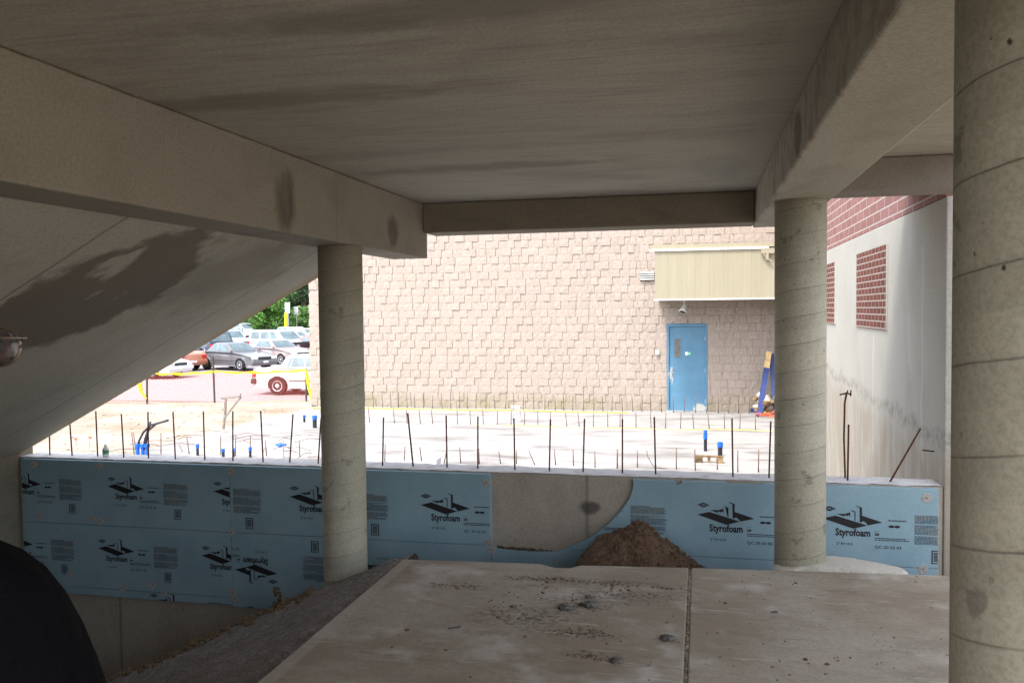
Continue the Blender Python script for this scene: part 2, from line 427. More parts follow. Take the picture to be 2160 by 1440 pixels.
def lens():
    s = N('spectacle_lens'); s.b.inputs["Transmission Weight"].default_value = .9
    s.b.inputs["IOR"].default_value = 1.5
    return s.done((.35, .36, .38), .02, .6)
M['lens'] = lens()

# ------------------------------------------------------------------ mesh building
class MB:
    def __init__(s): s.v = []; s.f = []; s.mi = []; s.cur = 0
    def add(s, vs, fs):
        o = len(s.v); s.v += [tuple(p) for p in vs]; s.f += [tuple(i + o for i in f) for f in fs]; s.mi += [s.cur] * len(fs); return s
    def box(s, x0, x1, y0, y1, z0, z1):
        return s.add([(x0,y0,z0),(x1,y0,z0),(x1,y1,z0),(x0,y1,z0),(x0,y0,z1),(x1,y0,z1),(x1,y1,z1),(x0,y1,z1)],
                     [(0,3,2,1),(4,5,6,7),(0,1,5,4),(1,2,6,5),(2,3,7,6),(3,0,4,7)])
    def prism(s, poly, a, b, axis='Y', taper=0):
        """poly of 2D points extruded along axis from a to b (Y: points are x,z / Z: x,y / X: y,z)"""
        n = len(poly)
        def P(p, t):
            return {'Y': (p[0], t, p[1]), 'Z': (p[0], p[1], t), 'X': (t, p[0], p[1])}[axis]
        vs = [P(p, a) for p in poly] + [P(p, b) for p in poly]
        fs = [tuple(range(n)), tuple(range(2 * n - 1, n - 1, -1))] + [(i, i + n, (i + 1) % n + n, (i + 1) % n) for i in range(n)]
        return s.add(vs, fs)
    def tube(s, p0, p1, r0, r1=None, n=10, caps=True):
        r1 = r0 if r1 is None else r1
        p0, p1 = Vector(p0), Vector(p1); d = (p1 - p0).normalized()
        u = d.orthogonal().normalized(); v = d.cross(u)
        vs = []
        for p, r in ((p0, r0), (p1, r1)):
            for i in range(n):
                a = 2 * math.pi * i / n; vs.append(p + (u * math.cos(a) + v * math.sin(a)) * r)
        fs = [(i, (i + 1) % n, (i + 1) % n + n, i + n) for i in range(n)]
        if caps: fs += [tuple(range(n - 1, -1, -1)), tuple(range(n, 2 * n))]
        return s.add(vs, fs)
    def path(s, pts, r, n=8):
        pts = [Vector(p) for p in pts]; rs = r if isinstance(r, (list, tuple)) else [r] * len(pts)
        vs = []; u = None
        for k, p in enumerate(pts):
            d = (pts[min(k + 1, len(pts) - 1)] - pts[max(k - 1, 0)]).normalized()
            u = (d.orthogonal() if u is None else u - d * u.dot(d)).normalized(); v = d.cross(u)
            vs += [p + (u * math.cos(2 * math.pi * i / n) + v * math.sin(2 * math.pi * i / n)) * rs[k] for i in range(n)]
        fs = [(k * n + i, k * n + (i + 1) % n, (k + 1) * n + (i + 1) % n, (k + 1) * n + i) for k in range(len(pts) - 1) for i in range(n)]
        fs += [tuple(range(n - 1, -1, -1)), tuple(range((len(pts) - 1) * n, len(pts) * n))]
        return s.add(vs, fs)
    def lathe(s, prof, c=(0, 0, 0), n=32, axis='Z'):
        vs = []; 
        for r, z in prof:
            for i in range(n):
                a = 2 * math.pi * i / n; x, y = r * math.cos(a), r * math.sin(a)
                q = {'Z': (x, y, z), 'Y': (x, z, y), 'X': (z, x, y)}[axis]
                vs.append((c[0] + q[0], c[1] + q[1], c[2] + q[2]))
        m = len(prof)
        fs = [(k * n + i, k * n + (i + 1) % n, (k + 1) * n + (i + 1) % n, (k + 1) * n + i) for k in range(m - 1) for i in range(n)]
        fs += [tuple(range(n)), tuple(range((m - 1) * n, m * n))]
        return s.add(vs, fs)
    def rock(s, c, r, seed=0, squash=.7, sub=2):
        bm = bmesh.new(); bmesh.ops.create_icosphere(bm, subdivisions=sub, radius=1)
        vs = []
        for v in bm.verts:
            k = 1 + .45 * noise.noise(v.co * 1.3 + Vector((seed * 3.1, seed, 0))) + .2 * noise.noise(v.co * 3.5 + Vector((seed, 0, 5)))
            vs.append((c[0] + v.co.x * r * k, c[1] + v.co.y * r * k, c[2] + v.co.z * r * k * squash))
        s.add(vs, [tuple(v.index for v in f.verts) for f in bm.faces]); bm.free(); return s
    def build(s, name, mat, parent=None, smooth=False, bevel=0, loc=None, seg=2):
        me = bpy.data.meshes.new(name); me.from_pydata(s.v, [], s.f)
        mats = mat if isinstance(mat, (list, tuple)) else [mat]
        for m in mats: me.materials.append(m)
        bm = bmesh.new(); bm.from_mesh(me)
        bmesh.ops.recalc_face_normals(bm, faces=bm.faces)
        bm.to_mesh(me); bm.free()
        if len(mats) > 1: me.polygons.foreach_set('material_index', s.mi)
        if smooth: me.polygons.foreach_set('use_smooth', [True] * len(me.polygons))
        me.update()
        o = bpy.data.objects.new(name, me); COL.objects.link(o)
        if loc: o.location = loc
        if parent: o.parent = parent
        if bevel:
            b = o.modifiers.new('bevel', 'BEVEL'); b.width = bevel; b.segments = seg; b.limit_method = 'ANGLE'; b.angle_limit = R(35)
            b.harden_normals = False
        return o

def tag(o, label=None, cat=None, group=None, kind=None):
    if label: o['label'] = label
    if cat: o['category'] = cat
    if group: o['group'] = group
    if kind: o['kind'] = kind
    return o
def empty(name, loc=(0, 0, 0), label=None, cat=None, group=None, rz=0):
    o = bpy.data.objects.new(name, None); COL.objects.link(o); o.location = loc; o.rotation_euler = (0, 0, rz)
    o.empty_display_size = .2
    return tag(o, label, cat, group)
def copy_tree(o, parent=None):
    c = o.copy(); COL.objects.link(c); c.parent = parent
    for ch in [x for x in bpy.data.objects if x.parent == o]: copy_tree(ch, c)
    return c
def struct(name, mb, mat, **k): return tag(mb.build(name, mat, **k), kind='structure')

def sheet(x0, x1, y0, y1, nx, ny, fz):
    m = MB(); vs = []
    for j in range(ny + 1):
        for i in range(nx + 1):
            x = x0 + (x1 - x0) * i / nx; y = y0 + (y1 - y0) * j / ny; vs.append((x, y, fz(x, y)))
    return m.add(vs, [(j * (nx + 1) + i, j * (nx + 1) + i + 1, (j + 1) * (nx + 1) + i + 1, (j + 1) * (nx + 1) + i) for j in range(ny) for i in range(nx)])

# ------------------------------------------------------------------ ground
def zg(x, y):
    # yard sits 2 cm under the slab, falls to the parking lot beyond the fence
    t = min(1, max(0, (y - 21.5 - max(0, (x + 16)) * .25) / 4.0)); t = t * t * (3 - 2 * t)
    bumpy = .03 * noise.noise(Vector((x * .5, y * .5, 0))) * (1 - t)
    return -.04 + bumpy * .8 - (.31) * t
def yard_poly():
    m = MB()
    nx, ny = 90, 80
    m = sheet(-45, 12, 7.66, 27.5, nx, ny, zg)
    return m
struct('yard_ground', yard_poly(), M['yard'], smooth=True)
far = MB(); far.add([(-600, 27.5, LOT - .02), (-600, 900, LOT - .02), (500, 900, LOT - .02), (500, 27.5, LOT - .02)], [(0, 1, 2, 3)])
far.add([(-600, -300, LOT - .05), (-600, 27.5, LOT - .02), (-45, 27.5, LOT - .02), (-45, -300, LOT - .05)], [(0, 1, 2, 3)])
far.add([(12, -300, LOT - .05), (12, 27.5, LOT - .02), (500, 27.5, LOT - .02), (500, -300, LOT - .05)], [(0, 1, 2, 3)])
far.add([(-45, -300, LOT - .05), (-45, -30, LOT - .05), (12, -30, LOT - .05), (12, -300, LOT - .05)], [(0, 1, 2, 3)])
struct('ground', far, M['yard'])
lot = MB(); lot.add([(-140, 25.2, LOT), (-140, 95, LOT), (-11, 95, LOT), (-11, 25.2, LOT)], [(0, 3, 2, 1)])
struct('parking_lot', lot, M['asphalt'])

# concrete slab outside, its left edge running back to the building corner
e = [at(x, y, Z=.0) for x, y in ((300, 953), (330, 938), (400, 921), (469, 906), (567, 879), (620, 869), (656, 859))]
poly = [(-8.5, 7.66)] + [(p.x, p.y) for p in e] + [(-10.5, 21.86), (1.895, 21.86), (1.895, 7.66)]
sb = MB().prism(poly, -.12, 0, 'Z')
struct('outdoor_slab', sb, M['slabout'])

# pit floor, stepping down before the foundation wall
struct('pit_ground', sheet(-8.2, 3.4, -8, 7.3, 40, 50, lambda x, y: PIT + .06 * noise.noise(Vector((x, y, 0)))), M['pit'], smooth=True)

o = MB().box(-8.4, -1.2, -3.4, -3.1, PIT, CEIL - .003).build('shade_wall', M['pitc']); tag(o, 'unseen wall added behind the photographer on the left side to block light', 'wall')  # unseen, added to shut out light from the rear left
struct('rear_bounce_ground', MB().box(-45, 12, -30, -6.02, PIT, FLOOR - .02), M['yard'])  # unseen raised ground, added so sunlight bounces in from behind
struct('side_ground', MB().box(2.36, 12, -6.02, 7.6, PIT, FLOOR - .25), M['yard'])
# ------------------------------------------------------------------ floor slab with joint
def fedge(x): return 5.906 + (x + 2.18) * (6.234 - 5.906) / 3.866
left = [(-2.178, -6), (-.090, -6), (-.090, fedge(-.09))]
# far edge with the broken nick near x 1180..1240
nick = [(at(x, y, Z=FLOOR).x, at(x, y, Z=FLOOR).y) for x, y in ((1225, 1191), (1200, 1197), (1170, 1196), (1140, 1188))]
left += nick + [(-2.178, fedge(-2.178))]
right = [(-.068, -6), (2.0, -6), (2.0, fedge(2.0)), (-.068, fedge(-.068))]
fl = MB(); fl.prism(left, FLOOR - .16, FLOOR, 'Z'); fl.prism(right, FLOOR - .16, FLOOR, 'Z')
struct('floor', fl, M['floor'], bevel=.008)
rows = []
jm = MB(); pts = []
y = -6
while y < fedge(-.08) - .02:
    pts.append((y, FLOOR - .008 + random.uniform(-.006, .008))); y += .03
vs = []
for y, z in pts: vs += [(-.0905, y, z + random.uniform(-.003, .003)), (-.079, y, z + random.uniform(0, .006)), (-.0675, y, z + random.uniform(-.003, .003))]
jm.add(vs, [(3 * i + k, 3 * i + k + 1, 3 * i + k + 4, 3 * i + k + 3) for i in range(len(pts) - 1) for k in (0, 1)])
struct('floor_joint', jm, M['jointfill'])
# fill under the slab: a soil berm so nothing floats
fb = MB(); fb.prism([(-6, -1.3), (fedge(0) - .35, -1.3), (fedge(0) - .25, FLOOR - .163), (-6, FLOOR - .163)], -2.1, 1.95, 'X')
struct('fill_under_floor', fb, M['pit'])

# bank of grey fill spilling left of the slab
def bankz(x, y):
    z = .738 + .415 * (x + 2.25) + .0 * (y - 6)
    crest = 6.05 - max(0, (-x - 3.0)) * .42 + .06 * noise.noise(Vector((x * 3, 1, 0)))
    if x > -2.6: crest = 6.05 + (x + 2.6) * .35
    d = y - crest
    z += .02 * noise.noise(Vector((x * 2.2, y * 2.2, 3))) + .014 * noise.noise(Vector((x * 9, y * 7, 1)))
    if d > 0: z -= d * 1.25
    if x > -2.3: z -= .02 + .05 * abs(noise.noise(Vector((y * 3, 0, 2))))
    return max(z, PIT - .05)
bk = sheet(-7.6, -2.175, -3, 7.25, 110, 200, bankz)
tag(bk.build('fill_bank', M['bank'], smooth=True), kind='structure')
# loose brown crumbs along the crest of the bank
cr = MB()
for i in range(1500):
    x = -2.6 - abs(random.gauss(0, 1.0)) * 1.15 - .35
    if x < -6: continue
    y0 = 6.05 - max(0, (-x - 3.0)) * .42
    y = y0 - abs(random.gauss(0, .17)) + .10
    r = .004 + .026 * random.random() ** 2.5
    cr.rock((x, y, bankz(x, y) + r * .3), r, i, .7, 1)
tag(cr.build('loose_soil', M['loose']), 'loose tan soil crumbs lying along the crest of the grey fill bank', 'soil', kind='stuff')
cd_ = MB(); p = at(583, 1268, Y=5.95)
for i in range(12): cd_.rock((p.x + random.uniform(-.03, .03), 5.95 + random.uniform(-.03, .03), bankz(p.x, 5.95) + .01 + .012 * i), .018, i + 50, .9, 1)
tag(cd_.build('soil_clod', M['soil']), 'small brown clod standing up on the crest of the grey fill bank', 'clod')

# ------------------------------------------------------------------ foundation wall
fw = MB().box(-6.86, 1.897, WY, WY + .30, PIT - .1, TOP)
o = fw.build('foundation_wall', [M['found']], None)
tag(o, 'low concrete foundation wall with rebar rising from its top, behind the blue boards', 'wall')
# rough top, its daylight brightness put into a paler concrete colour
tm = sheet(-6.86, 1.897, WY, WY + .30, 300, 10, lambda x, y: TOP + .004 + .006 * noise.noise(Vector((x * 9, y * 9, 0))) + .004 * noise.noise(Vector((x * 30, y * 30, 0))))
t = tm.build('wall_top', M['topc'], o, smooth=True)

# ------------------------------------------------------------------ printed boards
_txt = {}
def text_geo(s, h, sx=1.0, bold=0.0):
    """2D outline letters as (verts, tris), cap height about h, origin at left baseline"""
    key = (s, h, sx, bold)
    if key in _txt: return _txt[key]
    cu = bpy.data.curves.new('t', 'FONT'); cu.body = s; cu.size = 1; cu.offset = bold; cu.resolution_u = 2
    ob = bpy.data.objects.new('t', cu); COL.objects.link(ob)
    bpy.context.view_layer.update()
    dg = bpy.context.evaluated_depsgraph_get(); me = bpy.data.meshes.new_from_object(ob.evaluated_get(dg))
    k = h / .72
    vs = [(v.co.x * k * sx, v.co.y * k) for v in me.vertices]; me.calc_loop_triangles(); fs = [tuple(t.vertices) for t in me.loop_triangles]
    bpy.data.objects.remove(ob); bpy.data.curves.remove(cu); bpy.data.meshes.remove(me)
    _txt[key] = (vs, fs); return _txt[key]
AX, AZ = 450, 412
def U(x, y): return ((x - AX), -(y - AZ))
LOGO = [[(148,380),(280,345),(600,438),(460,480)],
        [(285,326),(378,322),(428,303),(428,352),(410,334),(395,350),(378,334),(368,352)],
        [(432,288),(450,282),(480,294),(480,395),(470,390),(470,300)],
        [(480,235),(492,231),(546,248),(546,402),(524,412),(522,252),(505,243)],
        [(546,335),(752,400),(602,438),(598,425),(575,402),(560,393),(546,402)]]
DIA = [(145,272),(217,246),(288,272),(217,300)]
def print_geo(sc):
    """groups of outline polygons in metres round the anchor: [(name, is_fine, pieces)]"""
    out = []
    def G(nm, fine=False): out.append((nm, fine, [])); return out[-1][2]
    def P(lst, pts): lst.append(([(a * sc, b * sc) for a, b in (U(*p) for p in pts)], [tuple(range(len(pts)))]))
    def T(lst, s, x, y, h, width=None, bold=.0):
        vs, fs = text_geo(s, 1.0, 1.0, bold)
        wd = max(v[0] for v in vs); sx = (width / wd) if width else h
        lst.append(([((x + vx * sx - AX) * sc, (-(y - AZ) + vy * h) * sc) for vx, vy in vs], fs))
    rr = random.Random(3)
    def line(lst, x0, x1, y, h):
        x = x0
        while x < x1:
            wd = min(rr.uniform(10, 34), x1 - x); P(lst, [(x, y), (x + wd, y), (x + wd, y + h), (x, y + h)]); x += wd + rr.uniform(3, 6)
    g = G('printed_logo')
    for p in LOGO: P(g, p)
    g = G('printed_lozenge')
    P(g, [(145,272),(217,246),(217,262),(180,270)]); P(g, [(217,246),(288,272),(254,270),(217,262)])
    P(g, [(145,272),(180,274),(217,284),(217,300)]); P(g, [(217,284),(254,274),(288,272),(217,300)])
    for i in range(4): P(g, [(190 + i * 14, 268), (199 + i * 14, 268), (199 + i * 14, 279), (190 + i * 14, 279)])
    T(G('printed_name'), "Styrofoam", 278, 556, 78, 352, .034)
    T(G('printed_rating'), '2" R=10.0', 288, 658, 27, 166, .012)
    g = G('printed_grade'); T(g, 'SM', 672, 544, 28, 44, .03); line(g, 672, 720, 497, 4)
    g = G('printed_lines'); line(g, 672, 985, 566, 9); line(g, 672, 1010, 585, 9)
    g = G('printed_code'); T(g, 'QC 20 02 03', 672, 678, 30, 264, .012)
    g = G('printed_heading'); line(g, 805, 985, 372, 11)
    g = G('printed_emblem')
    for cx_ in (838, 895): P(g, [(cx_ + 30 * math.cos(a), 440 + 14 * math.sin(a)) for a in [i * math.pi / 8 for i in range(16)]])
    g = G('fine_print', True); y = 309
    while y < 618:
        if int((y - 309) / 13) not in (7, 16): line(g, 1065, 1450 + rr.uniform(-30, 14) - (150 if rr.random() < .15 else 0), y, 8)
        y += 13
    g = G('printed_box')
    for a, b, c_, d in ((1231, 674, 1335, 684), (1231, 806, 1335, 816), (1231, 684, 1243, 806), (1323, 684, 1335, 806)): P(g, [(a, b), (c_, b), (c_, d), (a, d)])
    for i in range(7): P(g, [(1252, 697 + i * 14), (1314, 697 + i * 14), (1314, 706 + i * 14), (1252, 706 + i * 14)])
    return out
CUT = [at(x, y, Y=FY) for x, y in ((1335.5, 1012), (1335, 1030), (1328, 1050), (1312, 1074), (1290, 1098), (1268, 1117), (1245, 1132), (1212, 1148), (1178, 1163))]
CUT = [(p.x, p.z) for p in CUT]
def in_cut(x, z):
    # inside the missing corner: left of the curve
    if z > TOP + .1 or x < -1.86: return False
    for (xa, za), (xb, zb) in zip(CUT, CUT[1:]):
        if zb <= z <= za:
            t = (za - z) / (za - zb + 1e-9); return x < xa + (xb - xa) * t + .004
    return False
def board(x0, x1, z0, z1, prints, label, poly=None, sc=.000778, g='blue foam boards covering the foundation wall', cut=False):
    th = .048
    root = empty('foam_board', ((x0 + x1) / 2, FY, z0), label, 'foam board', g)
    lx = (x0 + x1) / 2
    pl = poly or [(x0 + .002, z0 + .002), (x1 - .002, z0 + .002), (x1 - .002, z1 - .002), (x0 + .002, z1 - .002)]
    b = MB().prism([(a, c) for a, c in pl], FY, FY + th, 'Y')
    ob = b.build('panel', M['foam'], root); ob.data.transform(Matrix.Translation((-lx, -FY, -z0)))
    bv = ob.modifiers.new('bevel', 'BEVEL'); bv.width = .003; bv.segments = 1; bv.limit_method = 'ANGLE'
    for (ax, az, inv, s_) in prints:
      for nm, fine_, pieces in print_geo(s_):
        bm = bmesh.new()
        if 1:
            for vs, fs in pieces:
                sg = -1 if inv else 1
                bv_ = [bm.verts.new((ax + sg * vx, 0, az + sg * vz)) for vx, vz in vs]
                for f_ in fs:
                    try: bm.faces.new([bv_[i] for i in f_])
                    except ValueError: pass
        if cut: 
            bmesh.ops.triangulate(bm, faces=bm.faces)
            bmesh.ops.delete(bm, geom=[f_ for f_ in bm.faces if any(in_cut(v.co.x, v.co.z) for v in f_.verts)], context='FACES')
        for co, no in (((x0 + .004, 0, 0), (-1, 0, 0)), ((x1 - .004, 0, 0), (1, 0, 0)), ((0, 0, z0 + .004), (0, 0, -1)), ((0, 0, z1 - .004), (0, 0, 1))):
            if bm.faces: bmesh.ops.bisect_plane(bm, geom=bm.verts[:] + bm.edges[:] + bm.faces[:], plane_co=co, plane_no=no, clear_outer=True)
        if not bm.faces: bm.free(); continue
        bmesh.ops.triangulate(bm, faces=bm.faces)
        for f_ in bm.faces:
            if f_.normal.y > 0: f_.normal_flip()
        for v in bm.verts: v.co = Vector((v.co.x - lx, -.0016, v.co.z - z0))
        me = bpy.data.meshes.new(nm); bm.to_mesh(me); bm.free(); me.materials.append(M['fine'] if fine_ else M['ink'])
        c = bpy.data.objects.new(nm, me); COL.objects.link(c); c.parent = root
    return root
def anc(x, y, inv=False, s=.000778):
    p = at(x, y, Y=FY); return (p.x, p.z, inv, s)
J1, J2, J3, FT = .51, -.13, -.21, 1.158
XA, XB, XC, XL, XR = -4.43, -1.84, .75, -6.80, 1.855
board(XL, XA, J1, FT, [anc(51, 1021, s=.00068), anc(265.5, 1031, s=.00069), anc(492, 1042, s=.0007)], 'blue foam board in the top row at the far left end of the foundation wall')
board(XA, XB, J1, FT, [(at(658, 1054, Y=FY).x - 1.285, at(658, 1054, Y=FY).z, False, .000755), anc(658, 1054, s=.000755), anc(939, 1072)], 'blue foam board in the top row passing behind the left round column')
c3 = [(XC - .002, J1 + .002), (XC - .002, FT)] + [(x, z) for x, z in reversed([p for p in [( .45, FT - .012), (.2, FT - .004), (-.05, FT - .018), (-.2, FT - .006)]])][::-1]
curve = [p for p in CUT if p[1] > J1 + .004]
pl3 = [(XC - .002, J1 + .002), (XC - .002, FT - .004), (.52, FT - .002), (.50, FT - .016), (.22, FT - .018), (.20, FT - .004), (-.16, FT - .005), (-.17, FT - .03), (-.2, FT - .04), (-.23, FT - .008)] + [(curve[0][0], FT - .006)] + curve[1:]
zl, xl_ = curve[-1][1], curve[-1][0]
nxt = CUT[CUT.index(curve[-1]) + 1] if CUT.index(curve[-1]) + 1 < len(CUT) else curve[-1]
t_ = (zl - (J1 + .002)) / (zl - nxt[1] + 1e-9); pl3.append((xl_ + (nxt[0] - xl_) * t_, J1 + .002))
board(XB, XC, J1, FT, [(-1.075, anc(1530.5, 1093)[1] - .002, False, .000778), anc(1530.5, 1093)], 'blue foam board with a curved piece cut away and concrete showing, above the dirt pile', poly=pl3, cut=True)
board(XC, XR, J1 - .0, FT, [anc(1798, 1101, s=.000765)], 'blue foam board at the right end between right column and side wall')
board(XL, XA, J2, J1, [anc(34, 1147, s=.00069), anc(245.6, 1162, s=.00069), anc(467, 1178, s=.00071)], 'blue foam board in the second row at the left, darkest of them')
q = at(824, 1196, Y=FY)
board(XA, XB, J2, J1, [(at(540, 1201, Y=FY).x, at(540, 1201, Y=FY).z, True, .00075), (q.x - .13, q.z - .095, True, .00075)], 'blue foam board with its printing upside down, below and behind the left column')
nk = [(XB + .002, J2 + .002), (XC - .002, J2 + .002), (XC - .002, J1 - .002)]
nr = pl3[-1][0]
nk += [(nr, J1 - .002), (CUT[-1][0], CUT[-1][1]), (-1.5, .475), (-1.79, .487), (-1.805, J1 - .002), (XB + .002, J1 - .002)]
board(XB, XC, J2, J1, [], 'dirty blue foam board in the second row, behind the dirt pile', poly=nk)
board(XC, XR, J2, J1, [], 'narrow plain blue foam board low at the right end by the side wall')
tip = at(368, 1252, Y=FY); s1 = .0007
board(XL, XA, J3, J2, [(tip.x - 96 * s1, tip.z - 180 * s1, False, s1)], 'thin bottom strip of blue foam at the left above bare concrete')
tip = at(575, 1279, Y=FY)
board(XA, XB, J3 - .01, J2, [(tip.x - 96 * s1, tip.z - 178 * s1, False, s1)], 'thin bottom strip of blue foam running down behind the fill bank')

# soil caught on the lower lip of the cut-away patch
sm_ = MB()
for i in range(260):
    x_ = random.uniform(-1.80, -1.20); sm_.rock((x_, FY + random.uniform(.01, .045), .487 - (x_ + 1.8) * .03 + abs(random.gauss(0, .008))), random.uniform(.004, .013), i, .8, 1)
tag(sm_.build('soil_on_ledge', M['soil']), 'line of brown soil lying on the lower edge of the cut-away foam patch', 'soil', kind='stuff')
# washers holding the boards
wr = empty('foam_washer', (0, 0, 0), 'round clear plastic washer with a screw holding the foam boards', 'washer', 'washers on the foam boards')
MB().lathe([(.001, -.001), (.012, -.003), (.014, -.0015), (.022, -.0022), (.024, -.0012), (.034, -.0026), (.038, -.001), (.039, .0)], n=28, axis='Y').build('disc', M['washer'], wr)
MB().lathe([(.001, -.006), (.0055, -.0055), (.006, -.003)], n=10, axis='Y').build('screw', M['screw'], wr)
first = True
for x, y in ((72, 980), (210, 983), (487, 993), (82, 1088), (195, 1092), (213, 1098), (489, 1123), (115, 1233), (148, 1211), (258, 1240), (323, 1233), (346, 1250), (490, 1248), (497, 1263), (1026, 1018), (1029, 1143), (1037, 1159), (1955, 1050), (1947, 1200)):
    p = at(x, y, Y=FY)
    c = wr if first else copy_tree(wr); first = False
    c.location = (p.x, FY - .001, p.z)

# ------------------------------------------------------------------ rebar
def bar(name, label, p0, p1, r, mat, group):
    p0, p1 = Vector(p0), Vector(p1)
    key = (r, mat)
    if key not in bar.cache:
        m = MB(); n = 7
        m.path([(0, 0, -.03), (0, 0, .3), (0, 0, .7), (0, 0, 1)], r, n)
        bar.cache[key] = m.build(name, M[mat], smooth=True); o = bar.cache[key]; bar.fresh.add(key)
    else:
        o = bar.cache[key].copy(); COL.objects.link(o)
    d = p1 - p0
    o.location = p0; o.rotation_mode = 'QUATERNION'; o.rotation_quaternion = d.to_track_quat('Z', 'Y'); o.scale = (1, 1, d.length)
    return tag(o, label, 'rebar', group)
bar.cache = {}; bar.fresh = set()
row1 = [(105,952,104,905),(152,955,147,888),(206,958,202,867),(261,961,256,873),(313,963,312,868),(370,966,365,868),(432,967,429,867),(491,969,491,867),(555,971,550,866),(611,974,618,873),(671,976,677,882),(807,980,809,880),(943,987,941,876),(1008,990,1008,878),(1086,992,1084,882),(1159,995,1161,884),(1230,996,1233,883),(1313,998,1313,883),(1383,999,1380,879),(1546,1002,1544,882),(1622,1004,1626,888)]
RY = WY + .13
g1 = 'dark rebar standing along the top of the foundation wall'
for bx, by, tx, ty in row1:
    a = at(bx, by, Y=RY); b = at(tx, ty, Y=RY)
    bar('rebar', 'upright dark rebar among the row along the foundation wall top', (a.x, RY, TOP), (b.x, RY, b.z), .0072, 'rust', g1)
for (bx, tx, ty, lb) in ((872, 860, 871, 'dark rebar leaning left, just right of the left column'), (1788, 1790, 895, 'short upright rebar right of the right column, beside a taller bar'), (1877, 1942, 903, 'rebar leaning far to the right near the side wall')):
    a = at(bx, 1008, Y=RY); b = at(tx, ty, Y=RY)
    bar('rebar', lb, (a.x, RY, TOP), (b.x, RY, b.z), .0078, 'rust', g1)
a = at(1783, 1000, Y=RY + .1); b = at(1783, 830, Y=RY + .1)
tb = MB().path([(a.x, RY + .1, TOP - .02), (a.x - .012, RY + .1, TOP + .35), (b.x - .004, RY + .1, b.z - .08), (b.x + .01, RY + .1, b.z)], .0078, 8)
tb.path([(b.x - .045, RY + .1, b.z - .01), (b.x + .01, RY + .1, b.z + .005), (b.x + .05, RY + .1, b.z - .005)], .007, 6)
tb.path([(b.x + .04, RY + .09, b.z - .02), (b.x + .045, RY + .1, b.z + .03)], .006, 6)
tb.path([(b.x - .0, RY + .09, b.z - .04), (b.x + .02, RY + .1, b.z + .03)], .006, 6)
tag(tb.build('rebar', M['rust'], smooth=True), 'tallest rebar, with a wire tie at its tip, right of the right column', 'rebar', g1)
def C4(x, y): return (x / 3.273 + 700, y / 3.273 + 800)
def C5(x, y): return (x / 2.919 + 1300, y / 2.919 + 800)
def C1(x, y): return (x * .375, y * .375 + 900)
row2 = [C4(500,575)+C4(505,460),C4(620,580)+C4(607,465),C4(775,590)+C4(797,465),C4(890,590)+C4(882,465),C4(1018,600)+C4(1014,475),C4(1165,600)+C4(1152,495),C4(1275,600)+C4(1275,490),C4(1545,615)+C4(1535,480),C4(1668,620)+C4(1665,485),C4(1817,622)+C4(1815,495),C4(1970,625)+C4(1970,485),C4(365,570)+C4(368,450),
        C5(8,558)+C5(8,430),C5(130,562)+C5(130,435),C5(370,568)+C5(370,420),C5(487,585)+C5(483,430),C5(622,585)+C5(622,470),C5(748,590)+C5(748,435),C5(875,578)+C5(877,432),
        C1(755,150)+C1(740,30),C1(765,150)+C1(750,30),C1(905,125)+C1(905,35),C1(1065,155)+C1(1050,55),C1(1242,150)+C1(1240,50),C1(1325,150)+C1(1325,50),C1(1500,180)+C1(1492,75),C1(1412,150)+C1(1408,50),C1(1687,170)+C1(1683,80)]
for bx, by, tx, ty in row2:
    Yr = 13.9 + random.uniform(-.1, .1); b = at(tx, ty, Y=Yr); a = at(bx, by, Y=Yr)
    bar('rebar', 'thin rebar standing in the middle row on the outdoor slab', (a.x, Yr, 0), (b.x, Yr, b.z), .0095, 'rust2', 'thin rebar in the middle row on the outdoor slab')
a = C4(1402, 610); b = C4(1358, 490); pa = at(*a, Y=13.9); pb = at(*b, Y=13.9)
bar('rebar', 'thin rebar leaning left in the middle row on the outdoor slab', (pa.x, 13.9, 0), (pb.x, 13.9, pb.z), .0075, 'rust2', 'thin rebar in the middle row on the outdoor slab')
pts = [at(*C5(x, y), Y=13.9) for x, y in ((187, 435), (192, 470), (212, 508), (235, 540))]
mb = MB().path([(p.x, 13.9, p.z) for p in pts] + [(pts[-1].x + .2, 13.95, 0)], .007, 6)
tag(mb.build('rebar', M['rust2'], smooth=True), 'bent thin rebar in the middle row, curving down to the right', 'rebar', 'thin rebar in the middle row on the outdoor slab')
xs3 = [C4(x, 0)[0] for x in (262,433,520,612,697,868,957,1047,1143,1237,1330,1423,1512,1623,1708,1806,1905,1990)] + [C5(x, 0)[0] for x in (37,122,215,303,395,477,573,667,760,857)]
for x in xs3:
    Yr = 18.62; a = at(x, 897, Y=Yr); h = .36 + random.uniform(-.03, .03)
    bar('rebar', 'thin rebar in the far row beside the yellow string on the slab', (a.x, Yr, 0), (a.x + random.uniform(-.04, .02), Yr, h), .0095, 'rust2', 'thin rebar in the far row beside the yellow string')
x = -9.0
while x < 1.2:
    Yr = 21.55; h = random.uniform(.36, .5)
    bar('rebar', 'thin rebar close against the foot of the block building', (x, Yr, 0), (x + random.uniform(-.03, .03), Yr, h), .0095, 'rust2', 'thin rebar close against the block building')
    x += random.uniform(.22, .30)

